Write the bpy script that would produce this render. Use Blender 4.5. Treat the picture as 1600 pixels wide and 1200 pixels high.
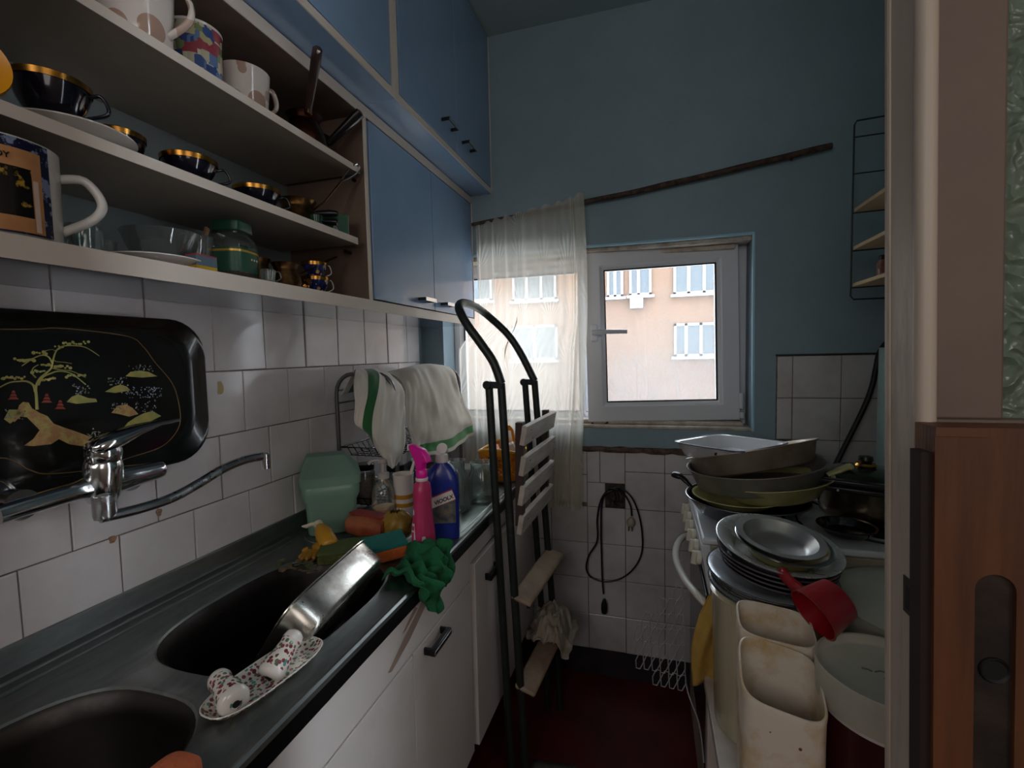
import bpy, bmesh, math, random
from mathutils import Vector, Matrix, Euler, noise
random.seed(7)
R = math.radians
PI = math.pi
for o in list(bpy.data.objects): bpy.data.objects.remove(o, do_unlink=True)
S = bpy.context.scene
COL = S.collection

# ------------------------------------------------------------------ camera
CAM = Vector((0.9663, -0.8484, 1.3248))
F, YAW, PITCH, ROLL = 735.07, 0.2856, -0.0633, -0.0222
cd = Vector((-math.sin(YAW)*math.cos(PITCH), math.cos(YAW)*math.cos(PITCH), math.sin(PITCH)))
cr = Vector((math.cos(YAW), math.sin(YAW), 0)); cu = cr.cross(cd)
CR = cr*math.cos(ROLL)+cu*math.sin(ROLL); CU = -cr*math.sin(ROLL)+cu*math.cos(ROLL)
cam_d = bpy.data.cameras.new('camera'); cam = bpy.data.objects.new('camera', cam_d); COL.objects.link(cam)
cam.matrix_world = Matrix(((CR.x, CU.x, -cd.x, CAM.x), (CR.y, CU.y, -cd.y, CAM.y), (CR.z, CU.z, -cd.z, CAM.z), (0, 0, 0, 1)))
cam_d.sensor_width = 36; cam_d.lens = 36*F/1600; cam_d.clip_start = .02; cam_d.clip_end = 200
S.camera = cam
S.view_settings.view_transform = 'Standard'; S.view_settings.look = 'None'
S.view_settings.gamma = 1; S.view_settings.use_curve_mapping = False
S.view_settings.exposure = EXPOSURE = 1.08

# ------------------------------------------------------------------ daylight and added hall fill
W = bpy.data.worlds.new('overcast_sky'); S.world = W; W.use_nodes = True
nt = W.node_tree; nt.nodes.clear()
wo = nt.nodes.new('ShaderNodeOutputWorld'); bg = nt.nodes.new('ShaderNodeBackground')
tc = nt.nodes.new('ShaderNodeTexCoord'); sp = nt.nodes.new('ShaderNodeSeparateXYZ'); rp = nt.nodes.new('ShaderNodeValToRGB')
nt.links.new(tc.outputs['Generated'], sp.inputs[0]); nt.links.new(sp.outputs['Z'], rp.inputs[0])
rp.color_ramp.elements[0].position = 0; rp.color_ramp.elements[0].color = (.80, .86, .92, 1)
rp.color_ramp.elements[1].position = .9; rp.color_ramp.elements[1].color = (.74, .87, 1, 1)
nt.links.new(rp.outputs[0], bg.inputs[0]); bg.inputs[1].default_value = 7.2
nt.links.new(bg.outputs[0], wo.inputs[0])

def area(name, loc, target, sx, sy, power, col, portal=False):
    d = bpy.data.lights.new(name, 'AREA'); d.shape = 'RECTANGLE'; d.size = sx; d.size_y = sy; d.energy = power; d.color = col
    o = bpy.data.objects.new(name, d); COL.objects.link(o); o.location = loc
    o.rotation_euler = (Vector(target)-Vector(loc)).to_track_quat('-Z', 'Y').to_euler()
    if portal: d.cycles.is_portal = True
    return o
area('window_portal', (.713, 1.30, 1.38), (.713, 0, 1.38), 1.25, .74, 1, (1, 1, 1), True)
area('hall_fill_right', (1.93, -1.55, 1.65), (0, -.1, 1.15), 1.0, 1.1, 3.2, (1, .92, .88))  # added fill from the unseen hall, brightens the left tiles
area('hall_fill_back', (.55, -2.42, 1.9), (1.1, 1.0, 1.6), 1.2, 1.0, 6.0, (1, .95, .92))  # second added fill, lifts the far wall

# ------------------------------------------------------------------ materials
def lin(c):
    if isinstance(c, str): c = tuple(int(c[i:i+2], 16)/255 for i in (0, 2, 4))
    return tuple((x/12.92 if x <= .04045 else ((x+.055)/1.055)**2.4) for x in c[:3])+(1,)
def N(nt, t, **k):
    n = nt.nodes.new(t)
    for a, b in k.items(): setattr(n, a, b)
    return n
def M(name, col, rough=.5, metal=0, var=None, vs=6, bump=0, bs=60, coat=0, trans=0, ior=1.45, alpha=1, rvar=0, sub=0, spec=.5, stretch=None, lo=.4, hi=.65):
    """principled material; var = second colour mixed in with object-space noise"""
    m = bpy.data.materials.new(name); m.use_nodes = True; nt = m.node_tree; b = nt.nodes['Principled BSDF']
    b.inputs['Base Color'].default_value = lin(col); b.inputs['Roughness'].default_value = rough; b.inputs['Metallic'].default_value = metal
    b.inputs['Coat Weight'].default_value = coat; b.inputs['Coat Roughness'].default_value = .08
    b.inputs['Transmission Weight'].default_value = trans; b.inputs['IOR'].default_value = ior; b.inputs['Alpha'].default_value = alpha
    b.inputs['Specular IOR Level'].default_value = spec
    if var or bump or rvar:
        t = N(nt, 'ShaderNodeTexCoord'); mp = N(nt, 'ShaderNodeMapping'); nt.links.new(t.outputs['Object'], mp.inputs[0])
        if stretch: mp.inputs['Scale'].default_value = stretch
    if var or rvar:
        n = N(nt, 'ShaderNodeTexNoise'); n.inputs['Scale'].default_value = vs; n.inputs['Detail'].default_value = 6; n.inputs['Roughness'].default_value = .62
        nt.links.new(mp.outputs[0], n.inputs[0])
        r = N(nt, 'ShaderNodeMapRange'); r.inputs[1].default_value = lo; r.inputs[2].default_value = hi; nt.links.new(n.outputs[0], r.inputs[0])
    if var:
        x = N(nt, 'ShaderNodeMix', data_type='RGBA'); x.inputs[6].default_value = lin(col); x.inputs[7].default_value = lin(var)
        nt.links.new(r.outputs[0], x.inputs[0]); nt.links.new(x.outputs[2], b.inputs['Base Color'])
    if rvar:
        q = N(nt, 'ShaderNodeMapRange'); q.inputs[3].default_value = rough; q.inputs[4].default_value = min(1, rough+rvar)
        nt.links.new(r.outputs[0], q.inputs[0]); nt.links.new(q.outputs[0], b.inputs['Roughness'])
    if bump:
        n2 = N(nt, 'ShaderNodeTexNoise'); n2.inputs['Scale'].default_value = bs; n2.inputs['Detail'].default_value = 4
        nt.links.new(mp.outputs[0], n2.inputs[0])
        bu = N(nt, 'ShaderNodeBump'); bu.inputs['Strength'].default_value = bump; bu.inputs['Distance'].default_value = .004
        nt.links.new(n2.outputs[0], bu.inputs['Height']); nt.links.new(bu.outputs[0], b.inputs['Normal'])
    return m
def glassy(name, tint, clear=.9, rough=.03, haze=None):
    """thin clear glass or plastic: transparent + glossy by fresnel (+ a milky film)"""
    m = bpy.data.materials.new(name); m.use_nodes = True; nt = m.node_tree; nt.nodes.clear()
    o = N(nt, 'ShaderNodeOutputMaterial'); tr = N(nt, 'ShaderNodeBsdfTransparent'); tr.inputs[0].default_value = lin(tint)
    g = N(nt, 'ShaderNodeBsdfGlossy'); g.inputs['Roughness'].default_value = rough
    fr = N(nt, 'ShaderNodeLayerWeight'); fr.inputs[0].default_value = .35
    mx = N(nt, 'ShaderNodeMixShader'); ma = N(nt, 'ShaderNodeMath', operation='MULTIPLY_ADD'); ma.inputs[1].default_value = .75; ma.inputs[2].default_value = .04
    nt.links.new(fr.outputs['Fresnel'], ma.inputs[0]); nt.links.new(ma.outputs[0], mx.inputs[0]); nt.links.new(tr.outputs[0], mx.inputs[1]); nt.links.new(g.outputs[0], mx.inputs[2])
    last = mx
    d = N(nt, 'ShaderNodeBsdfDiffuse'); tl = N(nt, 'ShaderNodeBsdfTranslucent'); d.inputs[0].default_value = lin(haze or tint); tl.inputs[0].default_value = lin(haze or tint)
    m2 = N(nt, 'ShaderNodeMixShader'); m2.inputs[0].default_value = .5; nt.links.new(d.outputs[0], m2.inputs[1]); nt.links.new(tl.outputs[0], m2.inputs[2])
    m3 = N(nt, 'ShaderNodeMixShader'); m3.inputs[0].default_value = 1-clear; nt.links.new(last.outputs[0], m3.inputs[1]); nt.links.new(m2.outputs[0], m3.inputs[2])
    nt.links.new(m3.outputs[0], o.inputs[0]); m['mixfac'] = 1
    return m, m3

# ------------------------------------------------------------------ mesh helpers
def B(): return bmesh.new()
def box(bm, x0, x1, y0, y1, z0, z1, mi=0):
    v = [bm.verts.new((x, y, z)) for z in (z0, z1) for y in (y0, y1) for x in (x0, x1)]
    for f in ((0, 2, 3, 1), (4, 5, 7, 6), (0, 1, 5, 4), (2, 6, 7, 3), (0, 4, 6, 2), (1, 3, 7, 5)):
        bm.faces.new([v[i] for i in f]).material_index = mi
    return v
def xform(verts, m):
    for v in verts: v.co = m @ v.co
def obox(bm, c, size, rot=(0, 0, 0), mi=0):
    sx, sy, sz = (s/2 for s in size)
    v = box(bm, -sx, sx, -sy, sy, -sz, sz, mi)
    xform(v, Matrix.Translation(c) @ Euler(rot).to_matrix().to_4x4()); return v
def bar(bm, a, b, w, h, up=(0, 0, 1), mi=0):
    a, b = Vector(a), Vector(b); d = (b-a).normalized(); s = d.cross(Vector(up)).normalized(); u = s.cross(d)
    v = [bm.verts.new(p+s*i*w/2+u*j*h/2) for p in (a, b) for i, j in ((-1, -1), (1, -1), (1, 1), (-1, 1))]
    for f in ((0, 3, 2, 1), (4, 5, 6, 7), (0, 1, 5, 4), (1, 2, 6, 5), (2, 3, 7, 6), (3, 0, 4, 7)):
        bm.faces.new([v[i] for i in f]).material_index = mi
    return v
def ring_faces(bm, a, b, mi=0):
    n = len(a)
    for i in range(n): bm.faces.new((a[i], a[(i+1) % n], b[(i+1) % n], b[i])).material_index = mi
def tube(bm, pts, r, n=10, closed=False, mi=0, flat=None):
    pts = [Vector(p) for p in pts]; k = len(pts); rr = r if isinstance(r, (list, tuple)) else [r]*k
    def tan(i):
        if closed: return (pts[(i+1) % k]-pts[i-1]).normalized()
        return (pts[min(i+1, k-1)]-pts[max(i-1, 0)]).normalized()
    t = tan(0); a = Vector((0, 0, 1)) if abs(t.z) < .9 else Vector((1, 0, 0)); u = t.cross(a).normalized(); rings = []
    for i in range(k):
        t = tan(i); u = (u-t*u.dot(t)).normalized(); w = t.cross(u); fu, fw = flat if flat else (1, 1)
        rings.append([bm.verts.new(pts[i]+(u*math.cos(q)*fu+w*math.sin(q)*fw)*rr[i]) for q in (2*PI*j/n for j in range(n))])
    for i in range(k-1): ring_faces(bm, rings[i], rings[i+1], mi)
    if closed: ring_faces(bm, rings[-1], rings[0], mi)
    else:
        bm.faces.new(rings[0][::-1]).material_index = mi; bm.faces.new(rings[-1]).material_index = mi
def smooth_path(pts, n=6, closed=False):
    pts = [Vector(p) for p in pts]; out = []; k = len(pts)
    for i in range(k if closed else k-1):
        if closed: p0, p1, p2, p3 = pts[i-1], pts[i], pts[(i+1) % k], pts[(i+2) % k]
        else: p0, p1, p2, p3 = pts[max(i-1, 0)], pts[i], pts[i+1], pts[min(i+2, k-1)]
        for j in range(n):
            t = j/n
            out.append(.5*((2*p1)+(-p0+p2)*t+(2*p0-5*p1+4*p2-p3)*t*t+(-p0+3*p1-3*p2+p3)*t**3))
    if not closed: out.append(pts[-1])
    return out
def lathe(bm, prof, n=32, mat=None, mi=0, sx=1, sy=1, mis=None):
    rings = []; new = []
    for r, z in prof:
        if r < 1e-5: ring = [bm.verts.new((0, 0, z))]
        else: ring = [bm.verts.new((r*math.cos(2*PI*j/n)*sx, r*math.sin(2*PI*j/n)*sy, z)) for j in range(n)]
        rings.append(ring); new += ring
    for i in range(len(rings)-1):
        a, b = rings[i], rings[i+1]; m_ = mis[i] if mis else mi
        for j in range(n):
            if len(a) == 1 and len(b) == 1: continue
            if len(a) == 1: f = (a[0], b[(j+1) % n], b[j])
            elif len(b) == 1: f = (a[j], a[(j+1) % n], b[0])
            else: f = (a[j], a[(j+1) % n], b[(j+1) % n], b[j])
            bm.faces.new(f).material_index = m_
    if mat: xform(new, mat)
    return new
def TR(loc, rot=(0, 0, 0)): return Matrix.Translation(loc) @ Euler(rot).to_matrix().to_4x4()
def sell(a, b, p=4, n=48, cx=0, cy=0):
    out = []
    for i in range(n):
        t = 2*PI*i/n; c, s = math.cos(t), math.sin(t)
        out.append((cx+a*math.copysign(abs(c)**(2/p), c), cy+b*math.copysign(abs(s)**(2/p), s)))
    return out
def loft(bm, loops, cap0=True, cap1=True, mi=0, mis=None):
    """loops: list of lists of 3d points, equal counts"""
    L = [[bm.verts.new(p) for p in l] for l in loops]
    for i in range(len(L)-1): ring_faces(bm, L[i], L[i+1], mis[i] if mis else mi)
    if cap0: bm.faces.new(L[0][::-1]).material_index = mis[0] if mis else mi
    if cap1: bm.faces.new(L[-1]).material_index = mis[-1] if mis else mi
    return [v for l in L for v in l]
def prism(bm, poly, fn, mi=0):
    """poly of 2d pts; fn(p, s) maps to 3d with s=0/1 for the two faces"""
    return loft(bm, [[fn(p, 0) for p in poly], [fn(p, 1) for p in poly]], mi=mi)
def grid(bm, nu, nv, fn, mi=0, keep=None):
    g = [[bm.verts.new(fn(i/nu, j/nv)) for j in range(nv+1)] for i in range(nu+1)]
    for i in range(nu):
        for j in range(nv):
            if keep and not keep((i+.5)/nu, (j+.5)/nv): continue
            bm.faces.new((g[i][j], g[i+1][j], g[i+1][j+1], g[i][j+1])).material_index = mi
    loose = [v for r_ in g for v in r_ if not v.link_faces]
    bmesh.ops.delete(bm, geom=loose, context='VERTS')
    return g
def obj(name, bm, mats, parent=None, bev=0, smooth=40, solid=0, sub=0, world=True, bseg=2, recalc=True):
    """link bm as ONE mesh object; world=True means bm is in world coordinates"""
    if recalc: bmesh.ops.recalc_face_normals(bm, faces=bm.faces)
    me = bpy.data.meshes.new(name); 
    if parent and world: bmesh.ops.transform(bm, matrix=parent_world(parent).inverted(), verts=bm.verts)
    bm.to_mesh(me); bm.free()
    for m in (mats if isinstance(mats, (list, tuple)) else [mats]): me.materials.append(m)
    for p in me.polygons: p.use_smooth = smooth > 0
    if smooth and smooth < 180: me.set_sharp_from_angle(angle=R(smooth))
    o = bpy.data.objects.new(name, me); COL.objects.link(o)
    if parent: o.parent = parent
    if sub:
        s = o.modifiers.new('subdivision', 'SUBSURF'); s.levels = sub; s.render_levels = sub
    if solid:
        s = o.modifiers.new('thickness', 'SOLIDIFY'); s.thickness = solid; s.offset = 0
    if bev:
        s = o.modifiers.new('rounded_edges', 'BEVEL'); s.width = bev; s.segments = bseg; s.limit_method = 'ANGLE'; s.angle_limit = R(35); s.harden_normals = False
    return o
def parent_world(p):
    m = Matrix.Identity(4); q = p
    while q: m = (Matrix.LocRotScale(q.location, q.rotation_euler, q.scale)) @ m; q = q.parent
    return m
def tag(o, label, cat, group=None, kind=None):
    o['label'] = label; o['category'] = cat
    if group: o['group'] = group
    if kind: o['kind'] = kind
    return o
def thing(name, label, cat, loc=(0, 0, 0), rot=(0, 0, 0), group=None):
    o = bpy.data.objects.new(name, None); COL.objects.link(o); o.location = loc; o.rotation_euler = rot; o.empty_display_size = .05
    return tag(o, label, cat, group)
def struct(name, bm, m, parent=None, label=None, **k):
    o = obj(name, bm, m, parent, **k)
    if not parent: o['kind'] = 'structure'
    if label: o['label'] = label
    return o
def dup(root, loc, rot=None, label=None):
    r = root.copy(); COL.objects.link(r); r.location = loc
    if rot is not None: r.rotation_euler = rot
    if label: r['label'] = label
    for ch in list(root.children):
        c = ch.copy(); COL.objects.link(c); c.parent = r
        for g in ch.children:
            d = g.copy(); COL.objects.link(d); d.parent = c
    return r
def at(u, v, ax, val):
    """the point of the plane ax=val seen at photo position u, v (used to measure where things stand)"""
    q = cd+CR*((u-800)/F)-CU*((v-600)/F); i = 'xyz'.index(ax); return CAM+q*((val-CAM[i])/q[i])
def fontmesh(body, size, depth=.0006, font_shear=0):
    c = bpy.data.curves.new('lettering', 'FONT'); c.body = body; c.size = size; c.extrude = depth; c.align_x = 'CENTER'; c.align_y = 'CENTER'; c.shear = font_shear; c.offset = size*.03
    o = bpy.data.objects.new('lettering', c); COL.objects.link(o); bpy.context.view_layer.update()
    me = bpy.data.meshes.new_from_object(o.evaluated_get(bpy.context.evaluated_depsgraph_get())); bm = B(); bm.from_mesh(me)
    bpy.data.objects.remove(o, do_unlink=True); bpy.data.meshes.remove(me); return bm

# ------------------------------------------------------------------ shared materials
m_blue_lam = M('blue_glossy_laminate', '8aa6c6', .10, coat=.4, rvar=.05, vs=3, var='829ebf')
m_white_lam = M('white_laminate', 'c9bfb6', .35, var='b8ada2', vs=8)
m_white_edge = M('cream_edge_band', 'd8ccc0', .4)
m_black = M('black_gap', '0c0b0c', .6)
m_blackplastic = M('black_plastic', '141316', .3)
m_chrome = M('chrome', 'd8d8da', .08, 1, rvar=.12, vs=20)
m_steel = M('stainless_steel', '9a9c9c', .24, 1, var='7f8280', vs=9, rvar=.18)
m_sinksteel = M('sink_steel', 'a3a7a5', .30, 1, var='7d8280', vs=14, rvar=.22, stretch=(1, .25, 1))
m_bowlsteel = M('sink_bowl_steel', '4a4644', .36, 1, var='322e2c', vs=8, rvar=.2)
m_alu = M('dull_aluminium', 'a5a29d', .34, .55, var='8a857e', vs=7, rvar=.2)
m_tile = M('white_glazed_tile', 'd6d0d0', .1, var='cbc3c2', vs=5, bump=.06, bs=9, coat=.25)
m_tile_far = M('dull_white_tile', 'c3bfc0', .16, var='aca6a4', vs=5, bump=.08, bs=9, coat=.2)
m_grout = M('dark_grout', '5a4a3e', .9, var='7b6d62', vs=30)
m_plaster = M('blue_painted_plaster', '879aa3', .75, var='7d9099', vs=3.5, bump=.25, bs=55, lo=.35, hi=.75)
m_ceil = M('pale_blue_ceiling_paint', 'a0b0b2', .85, bump=.15, bs=60)
m_cream = M('cream_plaster', 'b9a899', .8, bump=.1, bs=40)
m_upvc = M('white_upvc', 'cfd0d6', .3)
m_creamstone = M('chipped_cream_plaster', 'c3b8ab', .8, var='978a7c', vs=18, bump=.4, bs=40)
m_redfloor = M('dark_red_floor_paint', '5c1a1c', .42, var='451214', vs=7, bump=.1, bs=30)
m_darkskirt = M('dark_mottled_skirting', '1f1a20', .6, var='2e252a', vs=12)  # dark tone with slightly lighter mottling along the wall foot
m_woodp = M('paint_spattered_board', 'a89888', .6, var='86705c', vs=9, stretch=(6, 1, 6), bump=.2)
m_gold = M('gold_rim', 'b8843c', .25, 1, var='8a5a24', vs=40)
# ================================================================== THE ROOM
YF = 1.044
bm = B(); box(bm, -.12, 2.2, -2.6, 1.3, -.08, 0); struct('floor', bm, m_redfloor)
bm = B(); box(bm, -.12, 2.2, -2.6, 1.3, 2.61, 2.7); struct('ceiling', bm, m_ceil)
bm = B(); box(bm, -.12, 0, -2.6, 1.3, 0, 2.61); struct('wall_left', bm, m_plaster)
bm = B(); box(bm, 1.775, 1.9, -.27, 1.3, 0, 2.61); struct('wall_right', bm, m_plaster)
bm = B(); box(bm, 2.0, 2.12, -2.6, -.36, 0, 2.61); struct('wall_hall_right', bm, m_cream)
bm = B(); box(bm, 0, 2.0, -2.6, -2.5, 0, 2.61); struct('wall_back', bm, m_cream)
# far wall with the window opening
WX0, WX1, WZ0, WZ1 = .103, 1.326, 1.022, 1.742
bm = B()
box(bm, 0, WX0, YF, 1.3, 0, 2.61); box(bm, WX1, 1.775, YF, 1.3, 0, 2.61)
box(bm, WX0, WX1, YF, 1.3, 0, WZ0); box(bm, WX0, WX1, YF, 1.3, WZ1, 2.61)
struct('wall_far', bm, m_plaster)
# rounded bead round the opening and the chipped sill
m_bead = M('pale_blue_gloss_bead', '9fc4d6', .4)
bm = B()
tube(bm, [(WX0, YF-.001, WZ1), (WX1-.004, YF-.001, WZ1-.004)], .006, 8); tube(bm, [(WX1, YF-.001, WZ1), (WX1+.004, YF-.001, WZ0)], .006, 8)
struct('trim_1', bm, m_bead)
bm = B()
box(bm, WX0+.001, WX1-.001, YF-.004, 1.165, WZ0, WZ0+.012); box(bm, WX0+.001, WX1-.02, 1.08, 1.165, WZ0+.012, WZ0+.026)
struct('trim_2', bm, m_creamstone, bev=.004)
bm = B(); box(bm, WX0+.001, WX1-.001, 1.06, 1.165, WZ1-.022, WZ1-.001); box(bm, WX0+.3, WX1-.05, 1.10, 1.165, WZ1-.04, WZ1-.022); struct('trim_3', bm, m_creamstone, bev=.005)
# broken plaster ledge above the far tiles
bm = B()
def ledge(u, v):
    x = .55+u*.90; return (x, YF-.014*math.sin(v*PI)-.006*noise.noise((x*30, v*4, 0)), .937+.008*math.sin(2*PI*v)*.5-(.016*v-.008)+.006*noise.noise((x*24, v*3, 5)))
grid(bm, 80, 4, ledge); struct('trim_4', bm, M('broken_mortar', '6b5546', .9, var='3a2d28', vs=40, bump=.6), solid=.006)
# skirtings
bm = B(); box(bm, 0, 1.775, YF-.016, YF, 0, .101); struct('baseboard_far', bm, m_darkskirt)
bm = B(); box(bm, 1.759, 1.775, -.26, YF-.017, 0, .101); struct('baseboard_right', bm, m_darkskirt)

# glazed tiles, each a separate bevelled slab in the facing
def tile(bm, plane, a0, a1, z0, z1, base, t=.006, g=.0012):
    a0 += g; a1 -= g; z0 += g; z1 -= g; e = .0018
    j = [random.uniform(-.0011, .0011) for _ in range(3)]
    def P(a, z, d):
        d = d and d+j[0]+j[1]*(a-(a0+a1)/2)/.075+j[2]*(z-(z0+z1)/2)/.075
        return (base+d, a, z) if plane == 'x' else (a, base-d, z)
    def rect(i, d): return [P(a0+i, z0+i, d), P(a1-i, z0+i, d), P(a1-i, z1-i, d), P(a0+i, z1-i, d)]
    loft(bm, [rect(0, 0), rect(0, t-e*.6), rect(e, t)], cap0=False)
bm = B()
for r_ in range(0, 4):        # rows downwards from the wall cupboards
    z1 = 1.452-.0 if r_ == 0 else 1.30-.15*(r_-1); z0 = 1.30-.15*r_
    if r_ == 3: z0 = .88
    off = 0 if r_ % 2 == 0 else .5
    if r_ == 3: off = .5
    for k in range(-7, 8):
        a0, a1 = (k+off)*.15, (k+1+off)*.15
        a0, a1 = max(a0, -.98), min(a1, 1.006)
        if a1-a0 > .02: tile(bm, 'x', a0, a1, z0, z1, 0)
tl = struct('trim_5', bm, m_tile, smooth=30)
bm = B(); box(bm, 0, .0022, -.98, 1.008, .86, 1.452); struct('trim_6', bm, m_grout)
# far wall tiles
bm = B(); rows = [(.101, .25), (.25, .40), (.40, .549), (.549, .70)]
for k in range(-6, 7):
    a0 = .8707+.15*k; a1 = a0+.15
    if a0 < 0: a0 = 0.0
    a1 = min(a1, 1.77)
    if a1-a0 < .03: continue
    for z0, z1 in rows:
        if (k, z0) == (-6, 0): continue
        tile(bm, 'y', a0, a1, z0, z1, YF)
    if k == -1:
        tile(bm, 'y', a0, a0+.052, .80, .935, YF); tile(bm, 'y', a0+.052, a1, .80, .935, YF); tile(bm, 'y', a0, a0+.072, .70, .80, YF)
    elif k == -2:
        tile(bm, 'y', a0, a1, .715, .83, YF); tile(bm, 'y', a0, a1, .83, .935, YF)
    elif k < -2:
        tile(bm, 'y', a0, a1, .70, .85, YF); tile(bm, 'y', a0, a1, .85, .935, YF)
    elif a0 < 1.40:
        tile(bm, 'y', a0, a1, .70, .85, YF); tile(bm, 'y', a0, a1, .85, .935, YF)
for a0, a1 in ((1.405, 1.4547), (1.4547, 1.6047), (1.6047, 1.7547)):
    for z0, z1 in ((.70, .85), (.85, .9964), (.9964, 1.1464), (1.1464, 1.2964)):
        if z0 < .99 and a0 < 1.45: continue
        tile(bm, 'y', a0, a1, z0, z1, YF)
struct('trim_7', bm, m_tile_far, smooth=30)
bm = B(); box(bm, 0, 1.775, YF-.0022, YF, .101, .936); box(bm, 1.403, 1.757, YF-.0022, YF, .936, 1.299); struct('trim_8', bm, m_grout)
bm = B(); box(bm, 1.40, 1.757, YF-.010, YF, 1.297, 1.303); struct('trim_9', bm, M('dark_tile_cap', '2b2f2c', .6), bev=.002)
# open junction box where a tile is missing, loose wires inside
sk = thing('junction_box', 'open dark junction box in the hole of a missing tile under the window', 'junction box', (.832, YF, .745))
bm = B(); box(bm, .794, .869, YF-.004, YF-.0015, .69, .80); obj('back_plate', bm, M('dark_mottled_plaster', '26211f', .9, var='4a3f36', vs=60, bump=.8), sk)  # dark plate with browner mottling behind the rim
bm = B(); lathe(bm, [(.026, 0), (.030, 0), (.030, .006), (.026, .006), (.026, 0)], 24, TR((.835, YF-.004, .752), (R(90), 0, 0))); obj('round_rim', bm, M('dark_bakelite', '17130f', .5), sk)
bm = B(); tube(bm, smooth_path([(.83, YF-.005, .765), (.834, YF-.02, .745), (.828, YF-.016, .725), (.835, YF-.006, .715)]), .0022, 6); tube(bm, smooth_path([(.84, YF-.005, .77), (.846, YF-.018, .75), (.842, YF-.012, .73)]), .002, 6); obj('loose_wire', bm, m_black, sk)
# small holes and stains on the left tiles
st = []
m_stain = M('brown_tile_stain', '7a5a41', .8, var='a8836a', vs=120)
m_yst = M('ochre_tile_stain', 'b09a6c', .5)
for i, (u, v, w_, h_, mm) in enumerate([(249, 801, .0055, .009, m_stain), (176, 843, .006, .008, m_stain), (344, 606, .008, .019, m_yst)]):
    p = at(u, v, 'x', .0075); bm = B()
    pts = [(p.x, p.y+w_*math.cos(q)*(1+.25*math.sin(3*q+i)), p.z+h_*math.sin(q)*(1+.2*math.cos(2*q))) for q in [2*PI*k/20 for k in range(20)]]
    loft(bm, [pts, [(x-.0015, y, z) for x, y, z in pts]]); struct('trim_%d' % (10+i), bm, mm)

# ------------------------------------------------------------------ window: frame, fixed left pane, right sash slightly open
wn = struct('window_1', (lambda b: (box(b, WX0, WX0+.022, 1.165, 1.225, WZ0, WZ1), box(b, WX1-.05, WX1, 1.165, 1.225, WZ0, WZ1), box(b, WX0+.022, WX1-.05, 1.165, 1.225, WZ1-.06, WZ1),
     box(b, WX0+.022, .70, 1.165, 1.225, WZ0, WZ0+.022), box(b, .70, WX1-.05, 1.165, 1.225, WZ0, WZ0+.05), box(b, .70, .755, 1.165, 1.225, WZ0+.05, WZ1-.06), b)[-1])(B()), m_upvc, bev=.004)
def sash(name, x0, x1, z0, z1, fw, parent, loc, rz, handle):
    """local x from 0 at the hinge side towards -w"""
    w, h = x1-x0, z1-z0
    e = bpy.data.objects.new(name, None)
    bm = B()
    def fr(i, y): return [(-w+i, y, i), (-i, y, i), (-i, y, h-i), (-w+i, y, h-i)]
    loft(bm, [fr(fw, .05), fr(0, .05), fr(0, 0), fr(fw-.018, 0), fr(fw-.012, .006), fr(fw, .010), fr(fw, .05)], cap0=False, cap1=False)
    o = obj(name, bm, m_upvc, None, bev=.002, world=False); o.parent = parent; o.location = loc; o.rotation_euler = (0, 0, rz)
    g = B(); box(g, -w+fw-.004, -fw+.004, .022, .028, fw-.004, h-fw+.004)
    p = obj('pane', g, m_pane, None, world=False); p.parent = o
    g = B()
    for q in (0,):
        def fr2(i, y): return [(-w+fw+i, y, fw+i), (-fw-i, y, fw+i), (-fw-i, y, h-fw-i), (-w+fw+i, y, h-fw-i)]
        loft(g, [fr2(-.001, .0215), fr2(-.001, .009), fr2(.0035, .012), fr2(.0035, .0215)], cap0=False, cap1=False)
    k = obj('gasket', g, m_black, None, world=False); k.parent = o
    return o
m_pane, mixn = glassy('misted_window_glass', 'ffffff', .8, .02, 'a8a8a8')
# condensation and grime: denser low on the pane, speckled higher up
nt = m_pane.node_tree
t = N(nt, 'ShaderNodeTexCoord'); s_ = N(nt, 'ShaderNodeSeparateXYZ'); nt.links.new(t.outputs['Object'], s_.inputs[0])
mr = N(nt, 'ShaderNodeMapRange'); mr.inputs[1].default_value = .08; mr.inputs[2].default_value = .55; mr.inputs[3].default_value = .34; mr.inputs[4].default_value = .05; nt.links.new(s_.outputs['Z'], mr.inputs[0])
nn = N(nt, 'ShaderNodeTexNoise'); nn.inputs['Scale'].default_value = 160; nn.inputs['Detail'].default_value = 3; nt.links.new(t.outputs['Object'], nn.inputs[0])
n3 = N(nt, 'ShaderNodeTexNoise'); n3.inputs['Scale'].default_value = 7; nt.links.new(t.outputs['Object'], n3.inputs[0])
m1 = N(nt, 'ShaderNodeMath', operation='MULTIPLY_ADD'); m1.inputs[1].default_value = .45; m1.inputs[2].default_value = -.225; nt.links.new(nn.outputs[0], m1.inputs[0])
m2 = N(nt, 'ShaderNodeMath', operation='MULTIPLY_ADD'); m2.inputs[1].default_value = .15; m2.inputs[2].default_value = -.075; nt.links.new(n3.outputs[0], m2.inputs[0])
m3_ = N(nt, 'ShaderNodeMath', operation='ADD'); nt.links.new(m1.outputs[0], m3_.inputs[0]); nt.links.new(m2.outputs[0], m3_.inputs[1])
m4 = N(nt, 'ShaderNodeMath', operation='ADD', use_clamp=True); nt.links.new(mr.outputs[0], m4.inputs[0]); nt.links.new(m3_.outputs[0], m4.inputs[1]); nt.links.new(m4.outputs[0], mixn.inputs[0])
fx = sash('fixed_sash', .122, .704, WZ0+.022, WZ1-.05, .026, wn, (.704, 1.166, WZ0+.022), 0, False)
op = sash('opening_sash', .72, 1.298, 0, .686, .078, wn, (1.300, 1.128, WZ0+.030), R(5.5), True)
op.rotation_euler = (0, R(-1.0), R(5.5))
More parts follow.
